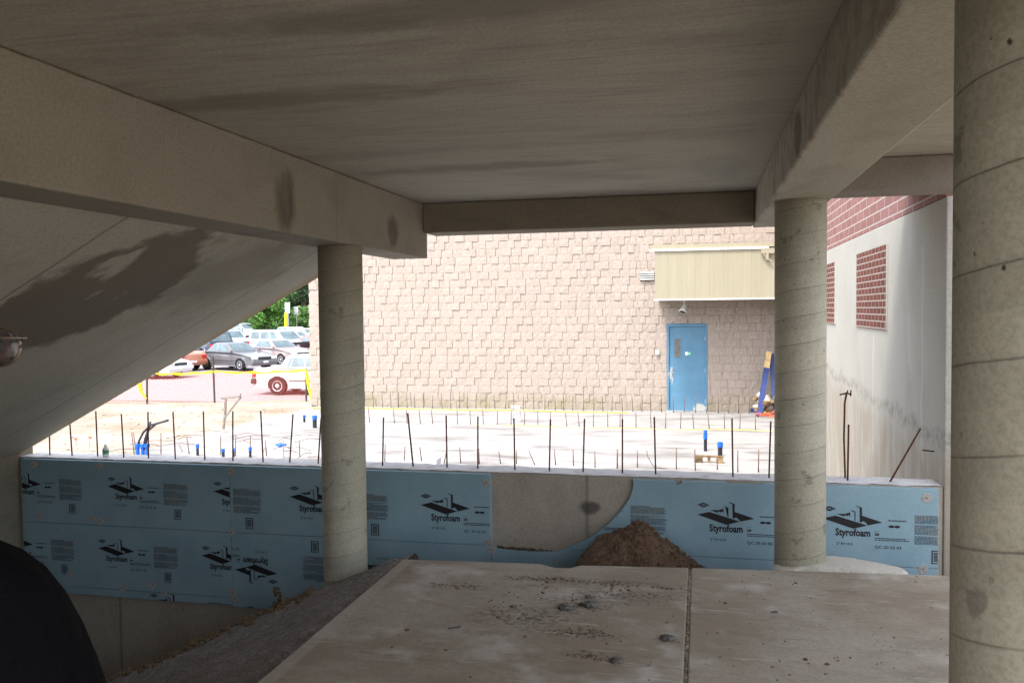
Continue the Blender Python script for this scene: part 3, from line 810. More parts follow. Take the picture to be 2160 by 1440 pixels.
# ------------------------------------------------------------------ columns
def column(x, y, z0, z1, r, label, foot=None):
    root = MB()
    n = 72; prof = [(r, z) for z in (0, z1 - z0)]
    o = MB().lathe([(r, 0), (r, (z1 - z0) * .5), (r, z1 - z0)], n=n).build('concrete_column', M['col'])
    o.data.polygons.foreach_set('use_smooth', [len(p.vertices) == 4 for p in o.data.polygons])
    o.location = (x, y, z0)
    return tag(o, label, 'column', 'round concrete columns with spiral form marks')
CR = .178
column(.70, 6.37, .60, BBOT, CR, 'round concrete column under the right beam, standing just beyond the floor slab')
column(-2.85, 6.37, PIT, LBOT, CR, 'round concrete column under the left beam, its foot sunk in the grey fill bank')
column(.705, 1.95, FLOOR, BBOT, CR, 'nearest round concrete column, large at the right edge of the photo')
# square-ish dark pier at the far left end of the foundation wall
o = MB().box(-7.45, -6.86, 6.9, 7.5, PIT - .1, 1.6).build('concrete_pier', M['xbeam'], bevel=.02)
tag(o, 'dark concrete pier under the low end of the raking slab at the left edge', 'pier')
# mortar spill round the right column's foot
pm = sheet(-.1 + .1, 1.42, 6.05, 6.75, 60, 34, lambda x, y: 0)
vs = []
for (x, y, z) in pm.v:
    rx = (x - .78) / (.62 if x > .78 else .26); ry = (y - 6.28) / .33; d = math.hypot(rx, ry) + .12 * noise.noise(Vector((x * 4, y * 4, 0)))
    zz = FLOOR - .012 + .055 * max(0, 1 - d) + .006 * noise.noise(Vector((x * 20, y * 20, 0))) if d < 1 else FLOOR - .012 - (d - 1) * .9
    vs.append((x, y, zz if y > fedge(x) + .004 else min(zz, FLOOR - .17)))
pm.v = vs
tag(pm.build('mortar_spill', M['pale'], smooth=True), 'low pale mound of spilled concrete round the right column foot', 'mound')

# ------------------------------------------------------------------ beams, deck, raking slab
o = MB().box(-3.9, 1.96, -1.2, 8.45, CEIL, CEIL + .32).build('ceiling_slab', M['ceil'])
tag(o, 'wide stained concrete deck slab overhead with dark streaks', 'ceiling slab')
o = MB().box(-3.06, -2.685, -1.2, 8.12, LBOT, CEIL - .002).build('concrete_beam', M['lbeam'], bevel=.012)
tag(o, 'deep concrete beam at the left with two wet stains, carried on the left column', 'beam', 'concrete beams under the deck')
o = MB().box(.485, .910, -1.2, 8.35, BBOT, CEIL - .002).build('concrete_beam', M['rbeam'], bevel=.012)
tag(o, 'shallower concrete beam at the right running over the right column', 'beam', 'concrete beams under the deck')
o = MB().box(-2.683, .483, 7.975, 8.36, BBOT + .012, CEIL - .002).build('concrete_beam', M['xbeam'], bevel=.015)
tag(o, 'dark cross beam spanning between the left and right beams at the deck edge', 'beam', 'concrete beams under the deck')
o = MB().box(.912, 1.95, 6.48, 6.85, 3.445, CEIL - .002).build('concrete_beam', M['pitc'], bevel=.012)
tag(o, 'short dark cross beam right of the right column, above the brick band', 'beam', 'concrete beams under the deck')
# raking slab: underside z = 3.15 + .52 (x + 3.1)
def rz_(x): return 3.15 + .52 * (x + 3.1)
rk = MB().prism([(-3.065, rz_(-3.065)), (-3.065, CEIL - .002), (-3.3, CEIL - .002), (-8.6, rz_(-8.6) + .42), (-8.6, rz_(-8.6))], -6, 7.325, 'Y')
o = rk.build('raking_slab', M['rake'], bevel=.015)
tag(o, 'sloping concrete slab descending to the left with a brown seepage stain', 'sloping slab')
# unseen wall added on the left to keep the undercroft dark
o = MB().box(-8.4, -8.1, -6.3, 7.5, PIT - .1, .6).build('shade_wall', M['pitc']); tag(o, 'unseen wall added for darkness under the low side of the raking slab', 'wall')

# ------------------------------------------------------------------ right side wall
RX = 1.9
wl = MB().box(RX, RX + .45, 7.29, BY + .2, PIT - .1, 3.485)
rw = wl.build('side_wall', M['rwall'], bevel=.012)
tag(rw, 'tall pale concrete wall on the right with brick panels and a rose block band above', 'wall')
MB().box(RX - .002 + .004, RX + .45, 7.32, BY + .2, 3.487, 7.5).build('block_band', M['bigbrick'], rw)
def panel(y0, y1, z0, z1):
    p = MB().box(RX - .012, RX + .05, y0, y1, z0, z1).build('brick_panel', M['brick'], rw)
    f_ = MB()
    f_.box(RX - .018, RX + .02, y0 - .02, y0, z0 - .0, z1); f_.box(RX - .018, RX + .02, y1, y1 + .02, z0, z1)
    f_.build('panel_edge', M['rwall'], p)
panel(9.42, 11.15, 2.37, 3.265); panel(12.87, 14.6, 2.37, 3.265)
# pin and bit of pipe left in the wall
p = at(1970, 952, X=RX); MB().tube((RX - .09, p.y, p.z + .01), (RX + .02, p.y, p.z), .006).build('steel_pin', M['rust'], rw)

# ------------------------------------------------------------------ split-face block building
bd = empty('block_building', (-4.4, BY, 0), 'tan split-face block building with a blue door and metal canopy, beyond the slab', 'building')
OX, OY = -4.4, BY
bx0, bx1 = -10.75, 1.88
DX0, DX1, DH = -.85, .165, 2.235
mb = MB()
ch = .2032; rws = 38
VX0, VX1, VZ0, VZ1 = None, None, None, None
for r_ in range(rws):
    z0 = r_ * ch; x = bx0 + (0 if r_ % 2 else 0)
    x = bx0; up = random.random() < .5
    while x < bx1 - .02:
        up = not up; wd = random.choice((.16, .18, .203, .25)) if up else random.choice((.10, .14, .18, .203, .25))
        if bx1 - (x + wd) < .1: wd = bx1 - x
        xe = x + wd
        segs = [(x, xe)]
        if z0 + .01 < DH: 
            segs = [(a, b) for a, b in ((x, min(xe, DX0)), (max(x, DX1), xe)) if b - a > .005]
        for a, b in segs:
            pr = random.choice((.013, .015, .018)) if up and random.random() < .9 else random.choice((0, .001, .002))
            g_ = .0012 if pr < .01 else .0028
            A, B, Z0, Z1 = a + g_ - OX, b - g_ - OX, z0 + g_, z0 + ch - g_
            # face split in a 3x2 grid with rough heights, like broken stone
            nx_ = 3 if b - a > .25 else 2; nz_ = 2
            vs = []
            for j in range(nz_ + 1):
                for i in range(nx_ + 1):
                    edge = i in (0, nx_) or j in (0, nz_)
                    yy = -pr - (0 if edge else random.uniform(.001, .006))
                    vs.append((A + (B - A) * i / nx_ + (0 if edge else random.uniform(-.02, .02)), yy, Z0 + (Z1 - Z0) * j / nz_))
            k = len(vs)
            W_ = nx_ + 1
            fs = [(j * W_ + i, j * W_ + i + 1, (j + 1) * W_ + i + 1, (j + 1) * W_ + i) for j in range(nz_) for i in range(nx_)]
            ring = [i for i in range(W_)] + [j * W_ + nx_ for j in range(1, nz_ + 1)] + [nz_ * W_ + i for i in range(nx_ - 1, -1, -1)] + [j * W_ for j in range(nz_ - 1, 0, -1)]
            vs += [(vs[i][0], .03, vs[i][2]) for i in ring]
            L_ = len(ring); fs += [(ring[i], ring[(i + 1) % L_], k + (i + 1) % L_, k + i) for i in range(L_)]
            mb.add(vs, fs)
        x = xe
mb.build('block_facing', M['block'], bd)
core = MB(); H_ = rws * ch
core.box(bx0 + .01 - OX, DX0 - OX, .012, .35, -.3, H_); core.box(DX1 - OX, bx1 - OX, .012, .35, -.3, H_); core.box(DX0 - OX, DX1 - OX, .012, .35, DH, H_)
core.box(bx0 + .01 - OX, bx1 - OX, .35, 14, -.3, H_)
core.build('wall', M['mortar'], bd)
# side blocks at the left return
mb = MB()
for r_ in range(rws):
    y = 0 if r_ % 2 else .2
    for k in range(24):
        pr = random.choice((0, .02, .03, .008)); mb.box(bx0 - OX - pr, bx0 - OX + .02, .0 + y + k * .406, y + k * .406 + .398, r_ * ch + .004, r_ * ch + ch - .004)
mb.build('side_blocks', M['block'], bd)
# door
dr = empty('door', (DX0 - OX, .02, 0)); dr.parent = bd
f_ = MB(); f_.box(0, .055, -.03, .10, 0, DH - .003); f_.box(DX1 - DX0 - .055, DX1 - DX0, -.03, .10, 0, DH - .003); f_.box(.055, DX1 - DX0 - .055, -.03, .10, DH - .075, DH - .003)
f_.build('door_frame', M['door'], dr, bevel=.004)
MB().box(.057, DX1 - DX0 - .057, .012, .055, .012, DH - .078).build('door_leaf', M['door'], dr, bevel=.003)
wz0, wz1, wx0, wx1 = 1.37, 1.85, .20, .34
f_ = MB(); f_.box(wx0 - .02, wx1 + .02, .004, .012, wz0 - .02, wz0); f_.box(wx0 - .02, wx1 + .02, .004, .012, wz1, wz1 + .02); f_.box(wx0 - .02, wx0, .004, .012, wz0, wz1); f_.box(wx1, wx1 + .02, .004, .012, wz0, wz1)
wf = f_.build('window_frame', M['door'], dr)
MB().box(wx0, wx1, .009, .0115, wz0, wz1).build('pane', M['darkglass'], dr)
sg = MB().box(.47, .61, .008, .0115, 1.42, 1.52).build('door_sign', M['green'], dr)
sgw = MB().box(.462, .525, .005, .0075, 1.43, 1.51); sgw.box(.545, .555, .005, .0075, 1.435, 1.505); sgw.box(.555, .585, .005, .0075, 1.45, 1.462); sgw.box(.575, .585, .005, .0075, 1.462, 1.495)
sgw.build('sign_symbol', M['white'], dr)
hd = MB(); hd.box(.10, .15, .0, .0115, .98, 1.12); hd.tube((.125, -.05, 1.04), (.125, .005, 1.04), .012); hd.lathe([(.001, -.085), (.026, -.08), (.03, -.06), (.018, -.045)], (.125, 0, 1.04), 14, 'Y'); hd.box(.09, .13, .002, .0115, .82, .93)
hd.build('handle', M['galv'], dr)
for z in (.25, 1.05, 1.85): MB().tube((DX1 - DX0 - .058, .0, z - .05), (DX1 - DX0 - .058, .0, z + .05), .009).build('hinge', M['galv'], dr)
MB().box(-.01, DX1 - DX0 + .01, -.06, .1, -.01, .012).build('threshold', M['galv'], dr)
for i in range(3):
    MB().box(.16 + i * .36, .166 + i * .36, -.036, -.02, DH + .002, DH + .06).build('drip_clip', M['rust'], dr)
# white trim box left of the door: switch
p = at(1387, 743, Y=BY - .06); q = MB().box(-.045, .045, -.035, .0, -.06, .06); q.box(-.012, .012, -.042, -.035, -.025, .025)
o = q.build('switch_box', M['cream'], None, bevel=.004); o.parent = bd; o.location = (p.x - OX, -.035, p.z)
# louvred vent
a = at(1350, 574, Y=BY - .04); b = at(1380, 592, Y=BY - .04)
vt = empty('wall_vent', (a.x - OX, -.04, b.z)); vt.parent = bd
W_, Hh = b.x - a.x, a.z - b.z
MB().box(0, W_, .0, .05, 0, Hh).build('vent_frame', M['trim'], vt)
m = MB()
for i in range(4): m.box(0, W_, -.03, -.002, (i + .5) * Hh / 4, (i + .98) * Hh / 4)
m.build('louvre', M['white'], vt)
# canopy
AY = 20.5; x0, x1, z0, z1 = -1.07, 1.80, 2.85, 3.99
cn = empty('canopy', (0 - OX, AY - BY, 0)); cn.parent = bd
mb = MB(); pts = []; x = x0
k = 0
while x < x1 + .001:
    pts += [(x, 0 if k % 2 else .0025), (min(x + .15, x1), 0 if k % 2 else .0025)]; x += .16; k += 1
vs = [(a, b, z0) for a, b in pts] + [(a, b, z1) for a, b in pts]; n_ = len(pts)
mb.add(vs, [(i, i + 1, i + 1 + n_, i + n_) for i in range(n_ - 1)])
mb.build('front_panel', M['awn'], cn)
mb = MB(); mb.box(x0, x0 + .03, .02, BY - AY - .04, z0, z1); mb.box(x1 - .03, x1, .02, BY - AY - .04, z0, z1); mb.build('end_panel', M['awn'], cn)
MB().box(x0 + .03, x1 - .03, .03, BY - AY - .04, z1 - .06, z1 - .03).build('canopy_roof', M['awn'], cn)
MB().box(x0 - .13, x1 - .25, -.04, .012, z1 + .0, z1 + .045).build('top_flashing', M['white'], cn)
MB().box(x0 - .05, x1 + .02, .0, .5, z1 + .047, z1 + .16).build('parapet_cap', M['awn'], cn)
MB().box(x0 - .03, x1, -.012, .03, z0 - .035, z0 - .002).build('bottom_trim', M['white'], cn)
br = MB(); a = at(1608, 530, Y=AY - .06)
br.box(a.x - .03, a.x + .28, -.09, -.042, a.z - .05, a.z + .05); br.box(a.x + .08, a.x + .14, -.09, -.042, a.z - .2, a.z - .05); br.path([(a.x + .02, -.07, a.z - .05), (a.x + .1, -.07, a.z - .16), (a.x + .22, -.07, a.z - .25)], .02)
br.build('bracket', M['awn'], cn)
# flood light hanging under the canopy
p = at(1443, 655, Y=AY + .55)
fl_ = empty('flood_light', (p.x, AY + .55, z0 - .04), 'white cone floodlight hanging under the tan canopy above the blue door', 'light')
MB().tube((0, 0, 1.09), (0, 0, -.09), .012).build('stem', M['white'], fl_)
d_ = Vector((-.25, -.35, -.75)).normalized(); c0 = Vector((.02, 0, -.10))
mb = MB(); mb.path([c0 - d_ * .03, c0 + d_ * .02, c0 + d_ * .07, c0 + d_ * .15, c0 + d_ * .20], [.02, .045, .052, .075, .10], 20); mb.build('lamp_shade', M['white'], fl_, smooth=True)
mb = MB(); mb.path([c0 + d_ * .2005, c0 + d_ * .206], [.078, .075], 20); mb.build('lens', M['trim'], fl_)

# ------------------------------------------------------------------ things by the building
p0 = at(1601, 872, Y=21.0); p1 = at(1623, 742, Y=21.6)
def plank(p0, p1, w_, th, z_split, label, name='leaning_plank'):
    p0, p1 = Vector(p0), Vector(p1); d = (p1 - p0); L_ = d.length; d.normalize()
    s_ = d.cross(Vector((0, -1, 0))).normalized(); n_ = s_.cross(d)
    root = empty(name, p0, label, 'plank')
    def bx(a, b, mt, nm):
        vs = [d * t + s_ * (w_ / 2 * u) + n_ * (th / 2 * v) for t in (a, b) for u, v in ((-1, -1), (1, -1), (1, 1), (-1, 1))]
        MB().add(vs, [(0, 1, 2, 3), (7, 6, 5, 4), (0, 4, 5, 1), (1, 5, 6, 2), (2, 6, 7, 3), (3, 7, 4, 0)]).build(nm, M[mt], root)
    bx(0, L_ * z_split, 'bluepaint', 'painted_part')
    if z_split < 1: bx(L_ * z_split + .002, L_, 'wood', 'bare_end')
plank((p0.x, 21.0, .01), (p1.x, 21.72, p1.z), .13, .05, .74, 'long plank painted navy with a bare wood end, leaning on the block wall')
p0 = at(1632, 800, Y=21.3); p1 = at(1632, 745, Y=21.7)
plank((p0.x + .05, 21.2, .02), (p1.x - .05, 21.74, p1.z - .02), .12, .05, 1.0, 'shorter navy plank leaning behind the long one', 'leaning_plank')
for i in range(22):
    lvl = i / 30
    a = at(1590 + random.uniform(0, 60), 869 - lvl * 50, Y=21.2 + random.uniform(-.2, .3))
    m = MB(); m.rock((0, 0, 0), random.uniform(.06, .11), i, .8, 2)
    x = max(a.x, 1.22 + random.uniform(-.08, .12) + lvl * .12); zc = .06 + lvl * .62 - abs(x - 1.6) * .1
    o = m.build('rubble_chunk', M['firewood'] if i % 3 else M['pale']); o.location = (min(x, 1.8), 21.25 + random.uniform(-.15, .25) + lvl * .1, max(.06, zc))
    tag(o, 'broken tan chunk in the rubble heap beside the leaning planks', 'rubble', 'rubble heap beside the leaning planks')
# crumpled orange netting on the slab
m = MB()
for i in range(34):
    a = Vector((random.uniform(1.35, 1.85), random.uniform(20.55, 21.1), random.uniform(.01, .09))); b = a + Vector((random.uniform(-.2, .2), random.uniform(-.15, .15), random.uniform(-.04, .06))); b.z = max(b.z, .01)
    m.path([a, (a + b) / 2 + Vector((0, 0, .03)), b], .008, 5)
tag(m.build('orange_netting', M['orange']), 'crumpled orange netting on the slab below the leaning planks', 'netting')
o = MB().box(-.07, .07, -.05, .05, 0, .1).build('small_bucket', M['bluepaint'], bevel=.01); p = at(1589, 869, Z=0); o.location = (p.x, p.y, 0); tag(o, 'small dark blue box at the foot of the leaning planks', 'box')
# yellow strings
pts = [at(x, y, Z=.02) for x, y in ((656, 860), (760, 861), (900, 862), (1000, 864), (1100, 866), (1220, 868), (1325, 870))]
m = MB().path([(p.x, min(p.y, BY - .12), .02 + .015 * math.sin(i * 2.1)) for i, p in enumerate(pts)], .014, 6)
tag(m.build('yellow_tape', M['yellow']), 'yellow tape lying along the foot of the block building', 'tape')
pts = [(x, 18.5 + .06 * math.sin(x * .9), .012 + .01 * math.sin(x * 3)) for x in [-5 + .25 * i for i in range(27)]]
tag(MB().path(pts, .009, 6).build('yellow_string', M['rope']), 'thin yellow string lying across the slab beside the far rebar row', 'string')

# capped pipes
def pipe(x, yb, yt, wpx, label, zt=None):
    g = at(x, yb, Z=0); t_ = at(x, yt, Y=g.y); h = t_.z
    k = (g - CAM).length; r = wpx / 2 * g.y / 1775 * 1.0
    root = empty('capped_pipe', (g.x, g.y, 0), label, 'pipe', 'capped pipes rising from the outdoor slab')
    ch_ = min(.09, h * .35)
    MB().lathe([(r * .86, 0), (r * .86, h - ch_)], n=16).build('pipe', M['pipeblk'], root, smooth=False)
    m = MB().lathe([(r, h - ch_ - .002), (r * 1.05, h - ch_ * .5), (r, h)], n=16)
    m.build('cap', M['capblue'], root)
    return root, r, h
R_, r_, h_ = pipe(1488, 951, 915, 8, 'taller black pipe with a doubled blue cap, right of centre')
MB().lathe([(r_ * .9, h_ + .01), (r_ * .9, h_ + .07)], n=16).build('upper_cap', M['capblue'], R_); MB().lathe([(r_ * .6, h_ + .001), (r_ * .6, h_ + .012)], n=12).build('cap_neck', M['pipeblk'], R_)
pipe(1519, 962, 932, 11, 'stout black pipe with blue cap beside the taller pipe')
pipe(642, 890, 875, 6, 'small capped pipe left of the left column, nearest the building corner')
pipe(664, 902, 876, 11, 'thick capped pipe touching the view of the left column')
pipe(417, 960, 936, 7.5, 'leftmost of the four capped pipes beyond the wall rebar')
pipe(471, 963, 946, 8, 'short capped pipe, second from left beyond the wall rebar')
pipe(493, 963, 945, 6, 'slim capped pipe hidden partly by a rebar')
pipe(528, 964, 942, 7, 'rightmost of the four capped pipes beyond the wall rebar')
# hose bib / blue fitting on thin pipe
g = at(598, 966, Z=0); r0 = empty('blue_fitting', (g.x, g.y, 0), 'thin pipe with a blue cross fitting between the rebar rows', 'fitting')
MB().tube((0, 0, 0), (0, 0, .32), .012).build('pipe', M['galv'], r0)
m = MB().tube((-.14, 0, .24), (.06, 0, .25), .02); m.lathe([(.03, .2), (.05, .23), (.03, .27)], (-.06, 0, 0), 12); m.build('valve', M['capblue'], r0)
# cables in blue sockets
g = at(300, 962, Z=0)
cb = empty('cable_bundle', (g.x, g.y, 0), 'black cables curving up out of blue sockets near the sand', 'cable')
m = MB()
def pc(x, y): 
    q = at(x, y, Y=g.y); return (q.x - g.x, q.y - g.y, q.z)
for pth in (((291, 950), (293, 930), (302, 912), (318, 896), (331, 893)), ((303, 950), (306, 925), (312, 908), (330, 893), (355, 886)), ((305, 948), (311, 915), (315, 900), (317, 889))):
    m.path([pc(*q) for q in pth], .02, 8)
m.build('cable', M['pipeblk'], cb, smooth=True)
for x in (290, 301, 310):
    a = pc(x, 945); MB().lathe([(.035, 0), (.035, a[2] + .02), (.05, a[2] + .022), (.05, a[2] + .08)], (a[0], 0, 0), 14).build('socket', M['capblue'], cb)
# bottle on the wall top
p = at(223, 957, Y=WY + .12)
bt = empty('bottle', (p.x, WY + .12, TOP + .008), 'small clear plastic bottle with a green and red label on the foundation wall', 'bottle')
MB().lathe([(.026, 0), (.03, .01), (.03, .07), (.028, .085), (.012, .105), (.011, .118)], n=20).build('bottle_body', M['plast'], bt, smooth=True)
MB().lathe([(.0308, .028), (.0308, .07)], n=20).build('bottle_label', M['label'], bt)
MB().lathe([(.0125, .112), (.0125, .125)], n=14).build('bottle_cap', M['white'], bt)
# white batter bracket & grey box on slab
g = at(1088, 888, Z=0)
br = empty('metal_bracket', (g.x, g.y, 0), 'upright white slotted metal bracket standing on the slab before the block wall', 'bracket')
m = MB(); m.box(-.11, -.06, -.02, .02, 0, .36); m.box(.05, .12, -.02, .02, 0, .36); m.box(-.11, .12, -.015, .015, .29, .37); m.box(-.06, .05, -.01, .01, .17, .22); m.build('frame', M['galv'], br, bevel=.006)
MB().box(-.10, .13, -.2, .02, -.0, .015).build('foot_plate', M['galv'], br)
g = at(911, 978, Z=0.0); g = at(911, 976, Y=13.0)
o = MB().prism([(-.13, 0), (.12, 0), (.12, .13), (.02, .12), (-.12, .09)], -.12, .12, 'Y').build('grey_box', M['greybox'], bevel=.01); o.location = (g.x, 13.0, 0); o.scale = (1, 1, 1.0)
o.scale = (1, 1, max(.5, (at(911, 965, Y=13.0).z) / .13)); tag(o, 'pale grey box on the slab just behind the foundation wall', 'box')
# little wooden trestle by the pipes
g = at(1495, 975, Z=0)
m = MB(); m.box(-.24, -.10, -.05, .05, 0, .09); m.box(.12, .24, -.05, .05, 0, .09); m.box(-.24, .24, -.03, .03, .092, .12); m.box(-.02, .03, -.03, .03, .0, .09)
o = m.build('wood_block', M['firewood'], bevel=.004); o.location = (g.x, g.y, 0); tag(o, 'low bare wood trestle beside the capped pipes right of centre', 'wood')
# stake frame (batter board)
g = at(472, 903, Z=0)
st = empty('batter_board', (g.x, g.y, 0), 'weathered wooden batter board frame on the dirt before the fence', 'stake frame')
def ps(x, y): q = at(x, y, Y=g.y); return (q.x - g.x, 0, max(q.z, -.02))
MB().path([ps(471, 905), ps(475, 870), ps(476, 838)], .028, 4).build('stake', M['oldwood'], st)
MB().path([ps(472, 884), ps(488, 862), ps(506, 840)], .022, 4).build('brace', M['oldwood'], st)
MB().path([ps(467, 840), ps(508, 836)], .032, 4).build('crossbar', M['oldwood'], st)
MB().path([ps(507, 842), ps(507, 830)], .02, 4).build('stub', M['oldwood'], st)
# survey flags
for i, (bx, by, tx, ty, lb) in enumerate(((164, 950, 160, 928, 'orange marker flag left of the bottle, leaning left'), (187, 950, 190, 925, 'orange marker flag left of the bottle, leaning right'), (52, 958, 53, 952, 'low orange marker at the far left end of the wall'))):
    a = at(bx, by, Z=0) if i < 2 else at(bx, by, Y=12.5); b = at(tx, ty, Y=a.y)
    if i == 2: a.z = 0
    r0 = empty('marker_flag', (a.x, a.y, 0), lb, 'flag', 'orange marker flags in the yard')
    MB().path([(0, 0, 0), (b.x - a.x, 0, b.z)], .007, 6).build('staff', M['galv'], r0)
    MB().box(b.x - a.x - .03, b.x - a.x + .03, -.006, .006, b.z + .0, b.z + .045).build('flag', M['orange'], r0)
# sand ripples / stones in the yard
m = MB()
for i in range(260):
    x, y = random.uniform(-17, -7), random.uniform(12, 21.5); r = random.uniform(.015, .05)
    if not (x < -8.2 - max(0, (17 - y)) * .0): continue
    m.rock((x, y, zg(x, y) + .005), r, i, .5, 1)
tag(m.build('stones', M['yard']), 'scattered stones on the dirt yard', 'stones', kind='stuff')
m = MB()
for i in range(46):
    x, y = random.uniform(-11.5, -6.3), random.uniform(11, 16.5); a = random.uniform(0, 6.3); L_ = random.uniform(.3, .9)
    m.path([(x, y, .03), (x + L_ * math.cos(a) * .5, y + L_ * math.sin(a) * .5, .07), (x + L_ * math.cos(a), y + L_ * math.sin(a), .03)], .007, 5)
tag(m.build('wire_scraps', M['rust2']), 'thin wire and rod scraps scattered on the slab edge', 'wire', kind='stuff')

# ------------------------------------------------------------------ fence
FZ = -.12
P0 = at(100, 858, Z=FZ); P1 = at(310, 856, Z=FZ); P2 = at(453, 853, Z=FZ); P3 = at(646, 849, Z=FZ)
fence = empty('mesh_fence', P2, 'orange-red mesh safety fence with yellow tape along its top, before the parking lot', 'fence')
FP = [P0, P1, P2, P3]; FH = [1.02, 1.02, 1.10, .98]
for k, p in enumerate(FP):
    if k == 0: continue
    top = at((310, 449, 646)[k - 1], (772, 752, 777)[k - 1], Y=p.y)
    MB().tube(Vector((p.x, p.y, FZ - .1)) - P2, Vector((top.x, p.y, top.z)) - P2, .03, n=10).build('post', M['postm'], fence)
mesh = MB()
for a, b in zip(FP, FP[1:]):
    d = (b - a); L_ = math.hypot(d.x, d.y); ux, uy = d.x / L_, d.y / L_; hgt = 1.0; cell = .085
    n_ = int((L_ + hgt) / cell)
    for i in range(n_):
        for sgn in (1, -1):
            s0 = i * cell - (hgt if sgn > 0 else 0); s1_ = s0 + sgn * hgt
            if sgn < 0: s0 = i * cell; s1_ = s0 - hgt
            z0, z1 = 0, hgt
            lo, hi = s0, s1_
            # clip to 0..L
            def clip(s, z):
                return s, z
            sa, za, sb_, zb = s0, 0, s1_, hgt
            if sa < 0: za = (0 - sa) / (sb_ - sa) * hgt; sa = 0
            if sb_ < 0: zb = (0 - s0) / (s1_ - s0) * hgt; sb_ = 0
            if sa > L_: za = (L_ - sa) / (sb_ - sa) * hgt; sa = L_
            if sb_ > L_: zb = (L_ - s0) / (s1_ - s0) * hgt; sb_ = L_
            if zb - za < .02 or s0 > L_ and s1_ > L_: continue
            w2 = .0048
            A = Vector((a.x + ux * sa, a.y + uy * sa, FZ + za)) - P2; B = Vector((a.x + ux * sb_, a.y + uy * sb_, FZ + zb)) - P2
            t_ = Vector((ux, uy, 0)) * w2; nrm = Vector((-uy, ux, 0)) * .004
            mesh.add([A - t_, A + t_, B + t_, B - t_], [(0, 1, 2, 3)])
mesh.build('mesh', M['netting'], fence)
tp = MB()
for k, (a, b) in enumerate(zip(FP, FP[1:])):
    n_ = 12; vs = []
    for i in range(n_ + 1):
        t = i / n_; p = a.lerp(b, t) - P2; z = .99 - .05 * math.sin(math.pi * t) + (.015 * math.sin(i * 1.7)); hh = .028 + .012 * math.sin(i * 2.3 + k)
        vs += [(p.x, p.y - .02, z + hh), (p.x, p.y - .02, z - hh), (p.x, p.y + .0, z - hh), (p.x, p.y + .0, z + hh)]
    tp.add(vs, [(4 * i + j, 4 * i + (j + 1) % 4, 4 * i + 4 + (j + 1) % 4, 4 * i + 4 + j) for i in range(n_) for j in range(4)])
a = P1 - P2
tp.path([(a.x + .03, a.y - .05, 1.0), (a.x - .2, a.y - .07, .75), (a.x - .14, a.y - .06, .45), (a.x + .02, a.y - .05, .22)], [.05, .07, .05, .02], 6)
a = P3 - P2
tp.path([(a.x + .05, a.y - .05, 1.0), (a.x + .12, a.y - .06, .5), (a.x + .22, a.y - .05, .02)], [.05, .045, .03], 6)
tp.build('yellow_tape', M['yellow'], fence)
kb = MB()
for a, b in zip(FP, FP[1:]):
    d = (b - a).normalized(); n2 = Vector((-d.y, d.x, 0)) * .09
    kb.add([a + n2 + Vector((0, 0, z)) for z in (-.12, .05)] + [a - n2 + Vector((0, 0, z)) for z in (.05, -.12)] + [b + n2 + Vector((0, 0, z)) for z in (-.12, .05)] + [b - n2 + Vector((0, 0, z)) for z in (.05, -.12)],
           [(0, 1, 2, 3), (4, 5, 6, 7), (0, 4, 5, 1), (1, 5, 6, 2), (2, 6, 7, 3), (3, 7, 4, 0)])
for v in range(len(kb.v)): kb.v[v] = (kb.v[v][0], kb.v[v][1] + .14, kb.v[v][2])
struct('kerb', kb, plain('kerb_stone', (.50, .40, .27), .9, .1))

# ------------------------------------------------------------------ dirt pile
pk = at(1345, 1104, Y=6.74)
def pilez(x, y):
    d = math.hypot((x - pk.x) * (1.0 if x < pk.x else .92), (y - 6.74) * .9)
    z = pk.z + .03 - (d * .84 if d > .04 else .03) + .045 * noise.noise(Vector((x * 5, y * 5, 0))) * min(1, d * 6) + .03 * noise.noise(Vector((x * 14, y * 14, 4))) * min(1, d * 5) + .018 * noise.noise(Vector((x * 36, y * 36, 4)))
    if x < pk.x: z += .085 * math.exp(-((x - pk.x + .34) / .13) ** 2)
    return z
pl = sheet(pk.x - 1.3, pk.x + 1.3, 6.14, 7.25, 160, 80, lambda x, y: max(pilez(x, y), PIT))
o = pl.build('dirt_pile', M['soil'], smooth=True)
tag(o, 'mound of dark brown soil between the floor slab and the foam boards', 'dirt pile')
m = MB()
for i in range(420):
    a = random.uniform(0, 6.3); d = abs(random.gauss(0, .33)) + .03; x, y = pk.x + d * math.cos(a) * 1.25, 6.74 + d * math.sin(a) * .8
    if y > 7.22 or y < 6.2: continue
    m.rock((x, y, pilez(x, y) + .002), random.uniform(.006, .02), i, .8, 1)
for i in range(120):
    x = pk.x + random.uniform(.25, .62); y = random.uniform(6.5, 6.9); m.rock((x, y, pilez(x, y) + .006), random.uniform(.006, .016), i, .7, 1)
tag(m.build('clods', M['soil'], o), kind='stuff')

